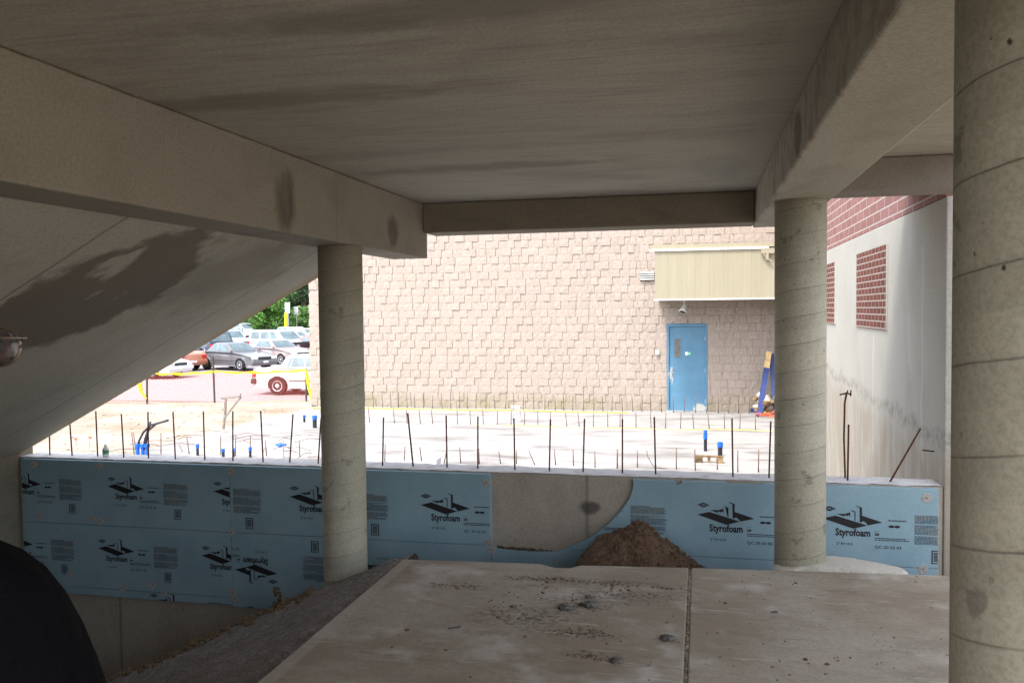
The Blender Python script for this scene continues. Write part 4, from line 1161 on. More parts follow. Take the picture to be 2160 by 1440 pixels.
# ------------------------------------------------------------------ debris on the floor
m = MB()
def crumb(px, py, n, sx, sy, r0, r1, mm=None):
    p = at(px, py, Z=FLOOR)
    for i in range(n):
        x, y = p.x + random.gauss(0, sx), p.y + random.gauss(0, sy)
        if y > fedge(x) - .03 or x < -2.14: continue
        r = (r0 * .6 + (r1 - r0) * random.random() ** 2.2 * 1.3) * (1 if random.random() < .93 else 1.9); (mm or m).rock((x, y, FLOOR + r * .15), r, random.randint(0, 999), .55, 1)
for a in ((1180, 1222, 90, .14, .03), (1130, 1222, 50, .10, .02), (1290, 1232, 60, .10, .03), (1150, 1245, 50, .09, .06), (1300, 1245, 40, .10, .03), (1230, 1270, 60, .06, .05), (960, 1235, 30, .08, .05), (1050, 1270, 14, .12, .12)): crumb(*a, .003, .0085)
for a in ((1210, 1335, 130, .09, .045), (1245, 1385, 60, .07, .03), (1260, 1325, 30, .06, .04), (1080, 1290, 20, .1, .1), (1410, 1350, 26, .03, .02), (1340, 1280, 16, .1, .1), (1650, 1280, 60, .5, .25), (1750, 1400, 60, .4, .25), (900, 1350, 30, .5, .4), (1600, 1225, 12, .2, .06)): crumb(*a, .0025, .0075)
crumb(1410, 1241, 60, .05, .008, .003, .008)
tag(m.build('crumbs', M['soil']), 'brown soil and mortar crumbs scattered over the floor slab', 'crumbs', kind='stuff')
def lump(px, py, r, lb, seed, sq=.45, n=3):
    p = at(px, py, Z=FLOOR); q = MB()
    rr = random.Random(seed)
    for i in range(n): q.rock((rr.uniform(-r, r) * .6, rr.uniform(-r, r) * .4, r * .2), r * rr.uniform(.5, 1), seed + i, sq, 2)
    [q.rock((rr.uniform(-1, 1) * r, rr.uniform(-.6, .6) * r, r * .08), r * rr.uniform(.12, .34), seed + 9 + i, .6, 1) for i in range(26)]
    o = q.build('mortar_lump', M['mortarlump']); o.location = (p.x, p.y, FLOOR); tag(o, lb, 'mortar lump', 'grey mortar lumps on the floor slab')
lump(1195, 1283, .050, 'flat grey mortar lump, left one of the touching pair on the slab', 3)
lump(1240, 1276, .052, 'larger grey mortar lump, right one of the touching pair on the slab', 9, .4, 5)
lump(1411, 1347, .034, 'small crumbly grey lump just left of the floor joint', 14, .5, 5)
lump(1300, 1395, .032, 'small grey lump near the bottom of the photo, left of the joint', 22, .5, 5)
lump(1245, 1259, .026, 'grey mortar fragment just behind the touching pair', 31, .5, 3)
lump(1082, 1280, .017, 'tiny grey lump alone on the brown left part of the slab', 36, .5, 2)
lump(1633, 1291, .016, 'tiny pale lump alone on the right part of the slab', 41, .5, 2)
lump(1108, 1342, .008, 'tiny dark lump between the bolt and the crumbs', 43, .5, 2)
p = at(945, 1326, Z=FLOOR); q = at(972, 1322, Z=FLOOR)
tag(MB().path([(p.x, p.y, FLOOR + .005), (q.x, q.y, FLOOR + .005)], .005, 8).build('bolt', M['screw']), 'short dark bolt lying on the slab left of the crumbs', 'bolt')
p = at(1112, 1304, Z=FLOOR); q = at(1142, 1306, Z=FLOOR)
tag(MB().path([(p.x, p.y, FLOOR + .003), (q.x, q.y, FLOOR + .003)], .003, 6).build('wood_splinter', M['oldwood']), 'thin brown splinter lying on the slab left of the mortar lumps', 'splinter')

# ------------------------------------------------------------------ cars
def car(kind, col, x, y, rz, label, L=None, pname=None, front_dark=False, sc=1.0):
    """front looks along +X before turning; rz in degrees"""
    S = dict(sedan=(4.7, 1.78, 1.42), wagon=(4.8, 1.8, 1.5), suv=(4.7, 1.85, 1.75), van=(4.9, 1.9, 1.8), pickup=(5.2, 1.9, 1.75), boxy=(4.7, 1.75, 1.42))[kind]
    L, W, H = S; h = L / 2; hw = W / 2
    P = paint('car_paint_' + (pname or label.split()[0]), col)
    root = empty('parked_car', (x, y, LOT + .003), label, 'car', 'cars in the parking lot', R(rz))
    wr_ = .33 if kind in ('sedan', 'boxy', 'wagon') else .37
    ax_f, ax_r = h - .92, -h + .98
    tall = kind in ('suv', 'van', 'pickup'); belt = .92 if not tall else 1.08
    def arch(c):  # wheel arch points, going from front to rear along the sill
        n = 9; rr = wr_ + .06
        return [(c + rr * math.cos(a), wr_ + rr * math.sin(a)) for a in [-.25 + (math.pi + .5) * i / n for i in range(n + 1)]]
    sill = .24 if not tall else .34
    if kind in ('sedan', 'boxy'):
        rear = [(-h, .42), (-h - .02, .62), (-h + .03, .93 if kind == 'boxy' else .90), (-h + .2, .98), (-h + 1.05, 1.0)]
        front = [(h - 1.45, .97), (h - .9, .90), (h - .18, .76), (h - .02, .60), (h, .40)]
        if kind == 'boxy': front = [(h - 1.5, .97), (h - .5, .88), (h - .05, .80), (h, .60), (h, .40)]
        gh = dict(rb=-h + .82, rt=-h + 1.40, ft=h - 2.15, fb=h - 1.40) if kind == 'sedan' else dict(rb=-h + .95, rt=-h + 1.25, ft=h - 2.15, fb=h - 1.55)
    elif kind == 'wagon':
        rear = [(-h, .42), (-h - .02, .62), (-h + .05, .98)]; front = [(h - 1.45, .97), (h - .5, .86), (h - .05, .74), (h, .40)]
        gh = dict(rb=-h + .08, rt=-h + .35, ft=h - 2.1, fb=h - 1.45)
    elif kind == 'suv':
        rear = [(-h, .45), (-h, .75), (-h + .03, 1.12)]; front = [(h - 1.35, 1.12), (h - .25, 1.04), (h - .02, .9), (h, .45)]
        gh = dict(rb=-h + .05, rt=-h + .25, ft=h - 2.0, fb=h - 1.45)
    elif kind == 'van':
        rear = [(-h, .42), (-h, .75), (-h + .03, 1.1)]; front = [(h - .95, 1.1), (h - .2, .92), (h, .7), (h, .40)]
        gh = dict(rb=-h + .05, rt=-h + .2, ft=h - 1.9, fb=h - 1.0)
    else:
        rear = [(-h, .5), (-h, .75), (-h + .02, 1.12), (-h + 1.9, 1.12)]; front = [(h - 1.4, 1.12), (h - .2, 1.04), (h, .9), (h, .5)]
        gh = dict(rb=-h + 1.95, rt=-h + 2.1, ft=h - 2.0, fb=h - 1.5)
    prof = rear + front + [(h - .02, sill + .04)] + [(ax_f + wr_ + .1, sill)] + arch(ax_f) + [(ax_f - wr_ - .1, sill), (ax_r + wr_ + .1, sill)] + arch(ax_r) + [(ax_r - wr_ - .1, sill), (-h + .02, sill + .06)]
    # body: three sections across so the flanks tuck in
    n = len(prof); vs = []; secs = [(-hw + .05, .0), (-hw, 0), (hw, 0), (hw - .05, .0)]
    def tuck(p, s): 
        x, z = p
        if s: 
            x = x * .985; z = z - (.03 if z > .8 else 0)
        return x, z
    def plan(x):  # narrower at nose and tail
        t = abs(x) / h; return 1 - .10 * max(0, t - .72) / .28 if t > .72 else 1
    rows_ = []
    for yy, s in ((-hw + .09, 1), (-hw, 0), (hw, 0), (hw - .09, 1)):
        for p in prof:
            q = tuck(p, 0 if s == 0 else 1) if True else p
            zz = q[1]; y2 = yy * plan(q[0]) * (1 - .05 * max(0, zz - .75)) * (1 - .04 * max(0, .5 - zz))
            if s: q = (p[0], p[1] + (.012 if p[1] > .85 else 0)); y2 = yy * plan(p[0]); zz = q[1]
            vs.append((q[0], y2, q[1] if s else (q[1] - (.035 if q[1] > .6 else 0))))
    fs = [tuple(range(n)), tuple(range(4 * n - 1, 3 * n - 1, -1))]
    for k in range(3): fs += [(k * n + i, k * n + n + i, k * n + n + (i + 1) % n, k * n + (i + 1) % n) for i in range(n)]
    body = MB().add(vs, fs)
    # roof part of the same shell
    zt = H; zb = belt + .02
    def ring(z, xr, xf, yw): return [(xr, -yw, z), (xf, -yw, z), (xf, yw, z), (xr, yw, z)]
    a = ring(zb - .06, gh['rb'], gh['fb'], hw - .09); b = ring(zt - .05, gh['rt'], gh['ft'], hw - .27); c = ring(zt, gh['rt'] + .14, gh['ft'] - .16, hw - .36)
    body.add(a + b + c, [(3, 2, 1, 0), (0, 1, 5, 4), (1, 2, 6, 5), (2, 3, 7, 6), (3, 0, 4, 7), (4, 5, 9, 8), (5, 6, 10, 9), (6, 7, 11, 10), (7, 4, 8, 11), (8, 9, 10, 11)])
    body.build('body', P, root, bevel=.03)
    A = [Vector(v) for v in a]; B = [Vector(v) for v in b]
    def pane(nm, p, q, r_, s_, u0, u1, v0, v1, mat='carglass'):
        """quad p(bottom a) q(bottom b) r(top b) s(top a), inset by u/v, pushed out"""
        nrm = (q - p).cross(s_ - p).normalized(); ctr = (p + q + r_ + s_) / 4
        if nrm.dot(ctr - Vector((ctr.x if abs(nrm.y) > .5 else 0, 0, 1.0))) < 0: nrm = -nrm
        def pt(u, v): return p.lerp(q, u).lerp(s_.lerp(r_, u), v)
        qd = [pt(u0, v0), pt(u1, v0), pt(u1, v1), pt(u0, v1)]
        MB().add([v + nrm * .012 for v in qd] + [v - nrm * .005 for v in qd], [(0, 1, 2, 3), (7, 6, 5, 4), (0, 4, 5, 1), (1, 5, 6, 2), (2, 6, 7, 3), (3, 7, 4, 0)]).build(nm, M[mat], root)
    pane('windscreen', A[1], A[2], B[2], B[1], .06, .94, .20, .93)
    pane('rear_window', A[3], A[0], B[0], B[3], .08, .92, .22, .92)
    cuts = {'sedan': (.13, .50, .87), 'boxy': (.12, .20, .50, .88), 'wagon': (.04, .28, .58, .88), 'suv': (.03, .30, .60, .90), 'van': (.03, .34, .66, .88), 'pickup': (.08, .90)}[kind]
    for sgn, (p, q, r_, s_) in ((-1, (A[0], A[1], B[1], B[0])), (1, (A[3], A[2], B[2], B[3]))):
        for u0, u1 in zip(cuts, cuts[1:]): pane('side_window', p, q, r_, s_, u0 + .012, u1 - .012, .24, .90)
    # wheels
    for cx_ in (ax_f, ax_r):
        for sg in (-1, 1):
            wh = empty('wheel', (cx_, sg * (hw - .115), wr_)); wh.parent = root
            MB().lathe([(wr_ * .6, -.10), (wr_ * .95, -.10), (wr_, -.07), (wr_, .07), (wr_ * .95, .10), (wr_ * .6, .10)], n=22, axis='Y').build('tyre', M['tyre'], wh)
            rm = MB().lathe([(wr_ * .62, sg * .085), (wr_ * .58, sg * .107), (wr_ * .5, sg * .10), (wr_ * .3, sg * .095), (wr_ * .12, sg * .11), (.01, sg * .112)], n=22, axis='Y')
            rm.build('rim', M['rim'], wh)
            if kind == 'sedan' or kind == 'boxy':
                ho = MB()
                for i in range(5 if kind == 'sedan' else 9):
                    an = 2 * math.pi * i / (5 if kind == 'sedan' else 9); ho.lathe([(.001, sg * .111), (wr_ * .085, sg * .110), (wr_ * .09, sg * .09)], (wr_ * .4 * math.cos(an), 0, wr_ * .4 * math.sin(an)), 8, 'Y')
                ho.build('wheel_holes', M['trim'], wh)
    fz = .62 if not tall else .82
    for sg in (-1, 1):
        y1, y2 = sg * hw * .52, sg * hw * .86
        MB().box(h - .10, h + .012, min(y1, y2), max(y1, y2), fz - .02, fz + .11).build('headlight', M['lamp'], root, bevel=.02)
        MB().box(-h - .02, -h + .10, min(y1 * 1.1, y2 * 1.03), max(y1 * 1.1, y2 * 1.03), fz + .02, fz + .19).build('taillight', M['tail'], root, bevel=.02)
        mx = gh['fb'] - .18; MB().box(mx - .05, mx + .08, sg * (hw - .02) - .07, sg * (hw - .02) + .09 * (1 if sg > 0 else .6), belt + .03, belt + .15).build('mirror', P if not tall else M['trim'], root, bevel=.02)
        dh = MB()
        for dx in (-.35, .65): dh.box(dx, dx + .16, sg * (hw + .0) - .012 - .012 * 0, sg * (hw + .0) + .012, belt - .16, belt - .13)
        dh.build('door_handle', M['trim'], root)
        rub = MB().box(ax_r + wr_ + .12, ax_f - wr_ - .12, sg * hw - .012, sg * hw + .014, .50, .545); rub.build('side_moulding', M['trim'], root)
    MB().box(h - .03, h + .016, -hw * .45, hw * .45, fz - .03, fz + .10).build('grille', M['trim'], root, bevel=.01)
    fb = M['trim'] if (front_dark or kind == 'boxy') else (M['chrome'] if tall else P)
    MB().box(h - .12, h + .06, -hw * .9, hw * .9, .40, .56).build('front_bumper', fb, root, bevel=.03)
    MB().box(-h - .07, -h + .12, -hw * .92, hw * .92, .40, .58).build('rear_bumper', fb, root, bevel=.03)
    if front_dark: MB().box(h - .35, h + .03, -hw * .93, hw * .93, .62, 1.04).build('bonnet_cover', M['trim'], root, bevel=.04)
    MB().box(h + .062, h + .07, -.16, .16, .42, .52).build('number_plate', M['platem'], root)
    MB().box(-h - .08, -h - .072, -.16, .16, .44, .54).build('number_plate', M['platem'], root)
    if kind == 'pickup':
        MB().box(-h + .05, -h + 1.9, -hw + .1, hw - .1, 1.125, 1.7).build('bed_cover', P, root, bevel=.05)
        for sg in (-1, 1): MB().box(-h + .2, -h + 1.75, sg * (hw - .1) - .012, sg * (hw - .1) + .012, 1.22, 1.58).build('side_window', M['carglass'], root)
        MB().box(-h + .038, -h + .06, -hw * .7, hw * .7, 1.22, 1.58).build('rear_window', M['carglass'], root)
    return root
def cpos(px, py, dx=0, dy=0):
    p = at(px, py, Z=LOT); return p.x + dx, p.y + dy
WHITE, SIL = (.72, .72, .70), (.42, .44, .45)
# white boxy sedan nearest the fence: rear wheel at px 587
x, y = cpos(587, 833); rzc = 3
hx = 4.7 / 2 - .98
car('boxy', WHITE, x + math.cos(R(rzc)) * hx - .05, y + math.sin(R(rzc)) * hx + .80, rzc, 'white square-cut sedan just behind the fence, its tail showing left of the block building', pname='whitea')
# grey sedan, three-quarter front
x, y = cpos(498, 779)
car('sedan', (.13, .13, .14), x, y, -22, 'dark grey sedan with silver wheels turned towards the camera, in the front row', pname='greya')
x, y = cpos(335, 797)
car('sedan', WHITE, x - 1.2, y + .3, -6, 'white sedan at the far left, half hidden by the raking slab', pname='whiteb')
x, y = cpos(405, 781)
car('sedan', (.42, .16, .09), x - 1.7, y + .3, 158, 'small orange car seen from its rear, left of the grey sedan', pname='orange', sc=.9)
x, y = cpos(572, 768)
car('sedan', (.34, .27, .27), x + .2, y + .4, -25, 'silvery maroon sedan between the grey sedan and the white van', pname='mauve')
x, y = cpos(420, 757)
car('suv', (.02, .03, .06), x + .4, y, 150, 'dark navy wagon with a red tail light behind the orange car', pname='navy')
x, y = cpos(590, 752)
car('van', WHITE, x + .1, y, -24, 'white passenger van with a black bonnet cover', pname='whitec', front_dark=True)
x, y = cpos(491, 745)
car('suv', (.55, .58, .60), x - .2, y, -28, 'pale silver wagon facing the camera behind the grey sedan', pname='silver')
x, y = cpos(640, 752)
car('sedan', (.55, .12, .12), x + 1.2, y, -24, 'red and white sedan at the corner of the block building', pname='redw')
x, y = cpos(530, 722)
car('wagon', SIL, x - 2.0, y, -20, 'silver wagon roof showing behind the white van, left one', pname='silverb')
car('wagon', (.50, .53, .55), x + 4.4, y + 1.2, -20, 'silver wagon roof showing behind the white van, right one', pname='silverc')
x, y = cpos(640, 722)
car('sedan', WHITE, x + .8, y - 1.0, -20, 'white sedan behind the red and white sedan', pname='whited')
x, y = cpos(535, 709)
car('pickup', (.50, .06, .09), x - 1.2, y, 150, 'red pickup with a matching bed cover in the back row', pname='red')
x, y = cpos(572, 708)
car('pickup', WHITE, x - .6, y + 1, 152, 'white pickup with a bed cover right of the red pickup', pname='whitee')
x, y = cpos(604, 707)
car('suv', (.20, .03, .06), x - .4, y, 150, 'maroon wagon with dark windows in the back row', pname='maroon')
x, y = cpos(632, 705)
car('sedan', (.30, .04, .08), x - 1, y, 150, 'dark red sedan at the right end of the back row', pname='redd')
x, y = cpos(652, 700)
car('suv', WHITE, x - 1.5, y + 3, -30, 'white wagon farthest back beside the block building', pname='whitef')
x, y = cpos(470, 722)
car('sedan', (.45, .52, .52), x - 1, y, -25, 'pale green-grey sedan peeking out under the raking slab edge', pname='pale')

for px, py, kd, c_, rz_c, lb, pn in (
        (512, 714, 'van', (.35, .40, .42), -24, 'grey-green van behind the pale silver wagon', 'gg'),
        (556, 716, 'sedan', (.60, .62, .64), -22, 'light silver sedan between the two silver wagons', 'ls'),
        (596, 716, 'suv', (.10, .11, .13), -22, 'charcoal wagon behind the white van roof', 'ch'),
        (622, 733, 'sedan', (.62, .64, .64), -24, 'pale sedan right behind the white van with the black bonnet', 'ps'),
        (588, 700, 'sedan', (.08, .14, .22), 150, 'dark blue sedan between the white pickup and the maroon wagon', 'db'),
        (640, 695, 'van', (.55, .57, .58), -24, 'light grey van under the dark trees beside the building corner', 'lg'),
        (545, 697, 'sedan', (.65, .66, .66), 152, 'white sedan beyond the red pickup', 'wb'),
        (615, 694, 'sedan', (.40, .06, .07), 152, 'bright red sedan beyond the maroon wagon', 'br')):
    x, y = cpos(px, py); car(kd, c_, x, y, rz_c, lb, pname=pn)
# ------------------------------------------------------------------ trees
def tree(name, x, y, h, rad, mat, label, cat='tree', n=5200, group=None, base=LOT, seed=1, flat=1.0, ls=.34):
    rr = random.Random(seed)
    root = empty(name, (x, y, base), label, cat, group)
    t = MB(); t.path([(0, 0, -.2), (.05, .03, h * .25), (-.05, .08, h * .55), (.1, 0, h * .8)], [h * .035, h * .028, h * .018, h * .008], 10)
    for i in range(9):
        a = rr.uniform(0, 6.3); z = h * rr.uniform(.28, .65); r = rad * rr.uniform(.5, .85)
        t.path([(0, 0, z), (r * .5 * math.cos(a), r * .5 * math.sin(a), z + h * .08), (r * math.cos(a), r * math.sin(a), z + h * .2)], [h * .014, h * .009, h * .004], 6)
    t.build('trunk', M['bark'], root)
    cl = []
    for i in range(26):
        a = rr.uniform(0, 6.3); u = rr.random() ** .6; z = rr.uniform(.22, .95)
        rz = math.sqrt(max(.05, 1 - ((z - .55) / .5) ** 2)); cl.append((rad * .8 * u * rz * math.cos(a), rad * .8 * u * rz * math.sin(a), h * z, rad * rr.uniform(.22, .42)))
    c = MB(); vs = []; fs = []
    for i in range(n):
        k = cl[i % len(cl)]; v = Vector((rr.gauss(0, 1), rr.gauss(0, 1), rr.gauss(0, 1))).normalized() * (rr.random() ** .35)
        p = Vector(k[:3]) + Vector((v.x, v.y, v.z * .7 * flat)) * k[3]
        s_ = ls * rr.uniform(.5, 1.2); u_ = Vector((rr.gauss(0, 1), rr.gauss(0, 1), rr.gauss(0, 1))).normalized(); w_ = u_.orthogonal().normalized()
        b = len(vs); vs += [p + u_ * s_ * .5, p + w_ * s_ * .32, p - u_ * s_ * .5, p - w_ * s_ * .32]; fs.append((b, b + 1, b + 2, b + 3))
    c.add(vs, fs); c.build('crown', M[mat], root)
    return root
def tpos(px, d): 
    p = at(px, 700, Y=d); return p.x, d
x, y = tpos(568, 84); tree('leafy_tree', x, y, 6.9, 3.6, 'leaf1', 'bright green rounded tree beyond the parked cars', seed=2, n=9000)
x, y = tpos(524, 92); tree('leafy_tree', x, y, 6.0, 3.4, 'leaf1', 'lighter green tree partly cut off by the raking slab edge', seed=3, n=7000)
for i, (px, d, h, r_, lb) in enumerate(((612, 118, 13, 5.5, 'tall dark tree left of the street signs'), (641, 112, 14, 6, 'tall dark tree above the hedge beside the block building'), (667, 120, 15, 6, 'dark tree rising behind the corner of the block building'), (585, 125, 13, 6, 'dark tree behind the bright green rounded tree'), (548, 128, 12, 6, 'dark tree farthest left behind the lighter green tree'), (628, 128, 16, 7, 'dark tree standing farthest back between the others'))):
    x, y = tpos(px, d); tree('dark_tree', x, y, h, r_, 'leaf2', lb, seed=10 + i, n=8000, group='dark trees beyond the parking lot', ls=.55)
for i, (px, d) in enumerate(((618, 90), (634, 91), (650, 92))):
    x, y = tpos(px, d); tree('clipped_bush', x, y, 3.6, 1.9, 'leaf3', ('leftmost', 'middle', 'rightmost')[i] + ' of the three light green bushes under the dark trees', 'bush', n=3500, seed=30 + i, group='light green bushes')
# hedge mass far off so the lot is closed by greenery
h_ = MB(); rr = random.Random(5); vs = []; fs = []
for i in range(26000):
    u = rr.random(); X_ = -120 + 150 * u; Yv = 134 + rr.uniform(-2, 4); Zv = LOT + rr.random() ** .8 * (9 + 3 * noise.noise(Vector((X_ * .12, 0, 0))))
    s_ = .9 * rr.uniform(.5, 1.2); u_ = Vector((rr.gauss(0, 1), rr.gauss(0, 1), rr.gauss(0, 1))).normalized(); w_ = u_.orthogonal().normalized(); p = Vector((X_, Yv, Zv)); b = len(vs)
    vs += [p + u_ * s_ * .5, p + w_ * s_ * .4, p - u_ * s_ * .5, p - w_ * s_ * .4]; fs.append((b, b + 1, b + 2, b + 3))
h_.add(vs, fs); tag(h_.build('far_wood', M['leaf2']), 'dark wood closing the view far beyond the parking lot', 'wood', kind='stuff')
# signs
def sign(px, d, hz, col, w_, hh, label):
    x, y = tpos(px, d); r0 = empty('street_sign', (x, y, LOT), label, 'sign', 'signs at the back of the parking lot')
    MB().tube((0, 0, 0), (0, 0, hz), .06).build('post', M['galv'], r0); MB().box(-w_ / 2, w_ / 2, -.09, -.062, hz - hh, hz).build('sign_panel', M[col], r0)
sign(608, 80, 4.0, 'greybox', .55, 1.1, 'tall pale street sign at the back of the parking lot')
sign(626, 84, 3.6, 'greybox', .5, .9, 'lower pale sign before the light green bushes')
x, y = tpos(603, 79); r0 = empty('bollard_post', (x, y, LOT), 'yellow post beside the tall pale street sign', 'post'); MB().tube((0, 0, 0), (0, 0, 2.9), .13).build('post', M['yellow'], r0)
MB().lathe([(.14, 2.9), (.1, 2.97), (.01, 3.0)], n=12).build('cap', M['yellow'], r0)

# ------------------------------------------------------------------ person at the left edge
hp = CAM + ROT @ Vector((-204 - CX, -(705 - CY), -F)) / F * 1.0      # eye centre of the head, 1 m off
FZ0 = FLOOR
fwd = (ROT @ Vector((math.sin(R(-5)), 0, -math.cos(R(-5))))); fwd.z = 0; fwd.normalize()
rgt = Vector((fwd.y, -fwd.x, 0))
rot = Matrix((rgt, fwd, Vector((0, 0, 1)))).transposed().to_4x4()    # local x right, y forward
HT = hp.z - FZ0 + .115
pr = empty('person', (hp.x, hp.y, FZ0 + .002), 'person in a black jacket and wire spectacles at the left edge, turned away', 'person')
pr.rotation_euler = rot.to_euler()
s_ = HT / 1.80
def skinned(name, verts, edges, radii, root_i=0, sub=1):
    me = bpy.data.meshes.new(name); me.from_pydata([tuple(Vector((v[0] - .078 * min(1, max(0, (1.60 - v[2]) / .14)), v[1], v[2])) * s_) for v in verts], edges, [])
    o = bpy.data.objects.new(name, me); COL.objects.link(o)
    md = o.modifiers.new('skin', 'SKIN'); md.use_smooth_shade = True
    lay = me.skin_vertices[0].data if me.skin_vertices else None
    if lay is None:
        bm = bmesh.new(); bm.from_mesh(me); bm.verts.layers.skin.verify(); bm.to_mesh(me); bm.free(); lay = me.skin_vertices[0].data
    for i, r in enumerate(radii):
        r = r if isinstance(r, tuple) else (r, r)
        lay[i].radius = (r[0] * s_, r[1] * s_); lay[i].use_root = (i == root_i)
    sd = o.modifiers.new('sub', 'SUBSURF'); sd.levels = sub; sd.render_levels = sub
    bpy.context.view_layer.update()
    dg = bpy.context.evaluated_depsgraph_get(); m2 = bpy.data.meshes.new_from_object(o.evaluated_get(dg))
    bpy.data.objects.remove(o); return m2
# skeleton (metres for a 1.80 m figure, x right, y forward)
V = [(0,0,.95),(0,.0,1.10),(0,.0,1.28),(0,-.01,1.44),(0,.0,1.53),(0,.015,1.60)]
Rr = [(.14,.10),(.125,.09),(.14,.09),(.07,.06),(.055,.055),(.055,.06)]
Ed = [(0,1),(1,2),(2,3),(3,4),(4,5)]
def chain(start, pts, rad):
    k = start
    for p, r in zip(pts, rad): V.append(p); Rr.append(r); Ed.append((k, len(V) - 1)); k = len(V) - 1
    return k
hands = []
for sg in (-1, 1):
    chain(0, [(sg*.10,0,.90),(sg*.105,.01,.70),(sg*.11,.02,.50),(sg*.115,-.005,.28),(sg*.12,-.02,.08),(sg*.125,.05,.035),(sg*.135,.14,.025)], [.10,.083,.058,.052,.04,.038,.028])
    k = chain(3, [(sg*.10,-.01,1.435),(sg*.165,-.01,1.36),(sg*.205,.0,1.22),(sg*.235,.03,1.085),(sg*.265,.16,.98),(sg*.22,.22,.95)], [.055,.045,.036,.034,.030,.026])
    pk_ = chain(k, [(sg*.21,.27,.94),(sg*.20,.30,.935)], [(.034,.018),(.036,.014)])
    for f_i, (ox, ln) in enumerate(((-.027,.066),(-.009,.076),(.010,.070),(.027,.056))):
        b = V[pk_]; chain(pk_, [(b[0]+ox*.9,b[1]+.018,b[2]),(b[0]+ox,b[1]+.02+ln*.4,b[2]-.006),(b[0]+ox,b[1]+.02+ln*.75,b[2]-.024),(b[0]+ox,b[1]+.02+ln*.9,b[2]-.042)], [.0095,.009,.008,.007])
    b = V[k]; chain(k, [(b[0]-sg*.028,b[1]+.03,b[2]-.004),(b[0]-sg*.042,b[1]+.058,b[2]-.012),(b[0]-sg*.045,b[1]+.085,b[2]-.02)], [.012,.010,.008])
bme = skinned('b', V, Ed, Rr)
# head merged in with a voxel remesh: skull, jaw, nose, ears, lips, brow
bm = bmesh.new(); bm.from_mesh(bme)
def blobm(c, r, sub=3):
    mt = Matrix.Translation(Vector(c) * s_) @ Matrix.Diagonal((r[0] * s_, r[1] * s_, r[2] * s_, 1))
    bmesh.ops.create_icosphere(bm, subdivisions=sub, radius=1, matrix=mt)
HC = 1.685
blobm((0, -.005, HC + .025), (.076, .098, .095)); blobm((0, .032, HC - .045), (.056, .062, .068)); blobm((0, .072, HC - .085), (.026, .022, .022))
blobm((0, .098, HC - .015), (.012, .020, .026), 2); blobm((0, .108, HC - .028), (.015, .014, .012), 2)
blobm((0, .088, HC - .057), (.024, .012, .006), 2); blobm((0, .086, HC - .068), (.021, .012, .007), 2); blobm((0, .078, HC + .028), (.052, .018, .012), 2)
for sg in (-1, 1): blobm((sg * .080, -.01, HC - .008), (.010, .019, .032), 2); blobm((sg * .034, .062, HC - .028), (.024, .026, .022), 2)
bm.to_mesh(bme); bm.free()
body = bpy.data.objects.new('body', bme); COL.objects.link(body)
rm = body.modifiers.new('remesh', 'REMESH'); rm.mode = 'VOXEL'; rm.voxel_size = .0055; rm.use_smooth_shade = True
sm = body.modifiers.new('smooth', 'SMOOTH'); sm.iterations = 3; sm.factor = .5
bpy.context.view_layer.update()
m2 = bpy.data.meshes.new_from_object(body.evaluated_get(bpy.context.evaluated_depsgraph_get())); bpy.data.objects.remove(body)
body = bpy.data.objects.new('body', m2); COL.objects.link(body); m2.materials.clear(); m2.materials.append(M['skin']); body.parent = pr
for sg in (-1, 1):
    MB().lathe([(.001, -.0115), (.008, -.008), (.0115, 0), (.008, .008), (.001, .0115)], n=14, axis='Y').build('eye', M['white'], pr, smooth=True, loc=(sg * .031 * s_, .078 * s_, (HC + .005) * s_))
# jacket and trousers
V2 = [(0,0,.86),(0,.0,1.02),(0,.005,1.14),(0,.005,1.30),(0,-.01,1.42),(0,-.01,1.475)]
R2 = [(.185,.15),(.185,.155),(.175,.15),(.185,.145),(.115,.10),(.07,.075)]
E2 = [(0,1),(1,2),(2,3),(3,4),(4,5)]
V, Rr, Ed = V2, R2, E2
for sg in (-1, 1): chain(4, [(sg*.10,-.01,1.40),(sg*.165,-.01,1.39),(sg*.205,.0,1.24),(sg*.235,.03,1.08),(sg*.275,.15,.985),(sg*.228,.205,.955)], [.095,.095,.09,.08,.065,.055])
jm_ = skinned('j', V, Ed, Rr, sub=2); jo = bpy.data.objects.new('jacket', jm_); COL.objects.link(jo); jm_.materials.clear(); jm_.materials.append(M['black']); jo.parent = pr
V, Rr, Ed = [(0,0,.93)], [(.17,.125)], []
for sg in (-1, 1): chain(0, [(sg*.10,0,.88),(sg*.107,.01,.70),(sg*.112,.02,.50),(sg*.117,-.005,.28),(sg*.12,-.015,.09)], [.115,.098,.078,.072,.07])
tm_ = skinned('t', V, Ed, Rr, sub=2); to = bpy.data.objects.new('trousers', tm_); COL.objects.link(to); tm_.materials.clear(); tm_.materials.append(M['denim']); to.parent = pr
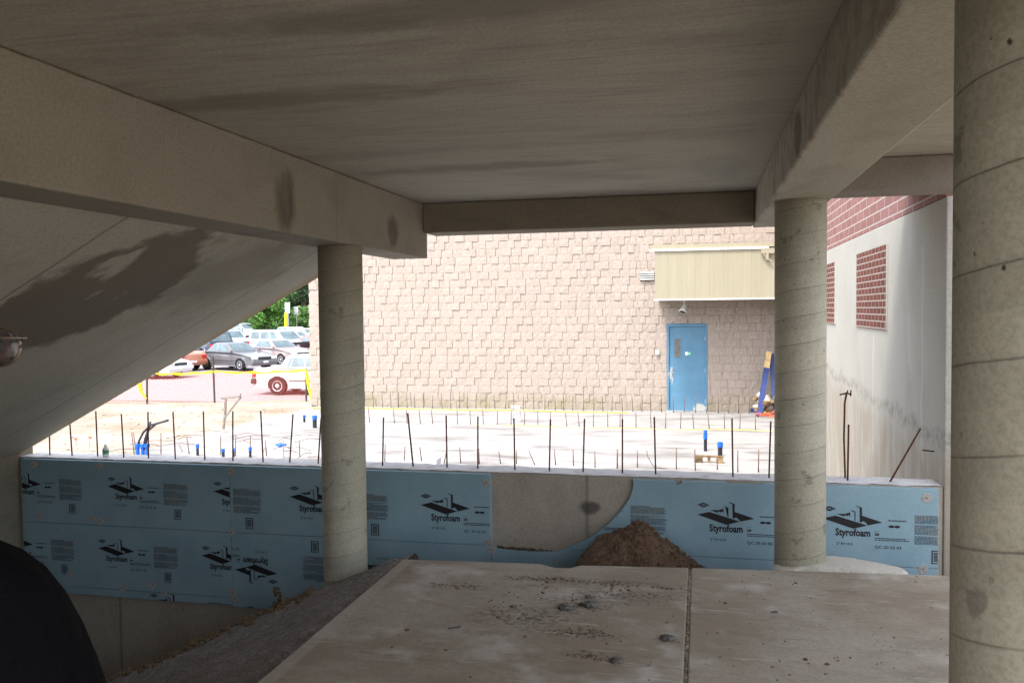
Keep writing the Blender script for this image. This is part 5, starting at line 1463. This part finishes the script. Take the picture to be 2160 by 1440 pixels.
for sg in (-1, 1):
    MB().path([Vector(p) * s_ for p in ((sg*.12,-.07,.05),(sg*.12,-.02,.06),(sg*.125,.06,.05),(sg*.132,.14,.036),(sg*.135,.185,.03))], [r * s_ for r in (.03,.046,.044,.038,.02)], 14).build('shoe', M['tyre'], pr, smooth=True)
# hair: shell of short locks
hm = MB(); rr = random.Random(9)
for i in range(2600):
    v = Vector((rr.gauss(0,1), rr.gauss(0,1), rr.gauss(0,1))).normalized()
    if v.z < -.35 or (v.y > .45 and v.z < .55) or (v.y > .1 and v.z < .0): continue
    p = (Vector((v.x*.080, -.005+v.y*.101, HC+.028+v.z*.098))) * s_; d = (v * .3 + Vector((0, -.35, -.8))).normalized() * .022
    hm.path([p - v * .006, p + d * .6 + v * .002, p + d * 1.1 - v * .003], [.005, .0045, .001], 4)
hm.build('hair', M['hair'], pr)
# spectacles: two wire rims with lenses, bridge, temples
gl = empty('spectacles', (0, 0, 0)); gl.parent = pr
fr_ = MB()
GY, GZ, GX = .122, HC - .012, .040
for sg in (-1, 1):
    pts = []
    for i in range(29):
        a = 2 * math.pi * i / 28; xx = math.cos(a) * .029; zz = math.sin(a) * .0225 * (1 if math.sin(a) > 0 else 1.1)
        pts.append(Vector((sg * GX + xx, GY - abs(sg * GX + xx) * .12, GZ + zz)) * s_)
    fr_.path(pts, .0019, 7)
    ln = MB(); c0 = Vector((sg * GX, GY - GX * .12 + .002, GZ)) * s_
    ln.add([c0] + pts[:-1], [(0, i, i % 28 + 1) for i in range(1, 29)]); ol = ln.build('lens', M['lens'], gl, smooth=True)
    sd = ol.modifiers.new('solid', 'SOLIDIFY'); sd.thickness = .0018
    fr_.path([Vector((sg*(GX+.029), GY-.010, GZ+.008)) * s_, Vector((sg*(GX+.038), GY-.012, GZ+.010)) * s_, Vector((sg*.085, .05, GZ+.012)) * s_, Vector((sg*.085, -.02, GZ+.014)) * s_, Vector((sg*.083, -.045, GZ-.014)) * s_], .0013, 6)
fr_.path([Vector((-GX+.028, GY-.004, GZ+.004))*s_, Vector((0, GY+.003, GZ+.009))*s_, Vector((GX-.028, GY-.004, GZ+.004))*s_], .0013, 6)
fr_.build('wire_frame', M['metal'], gl, smooth=True)
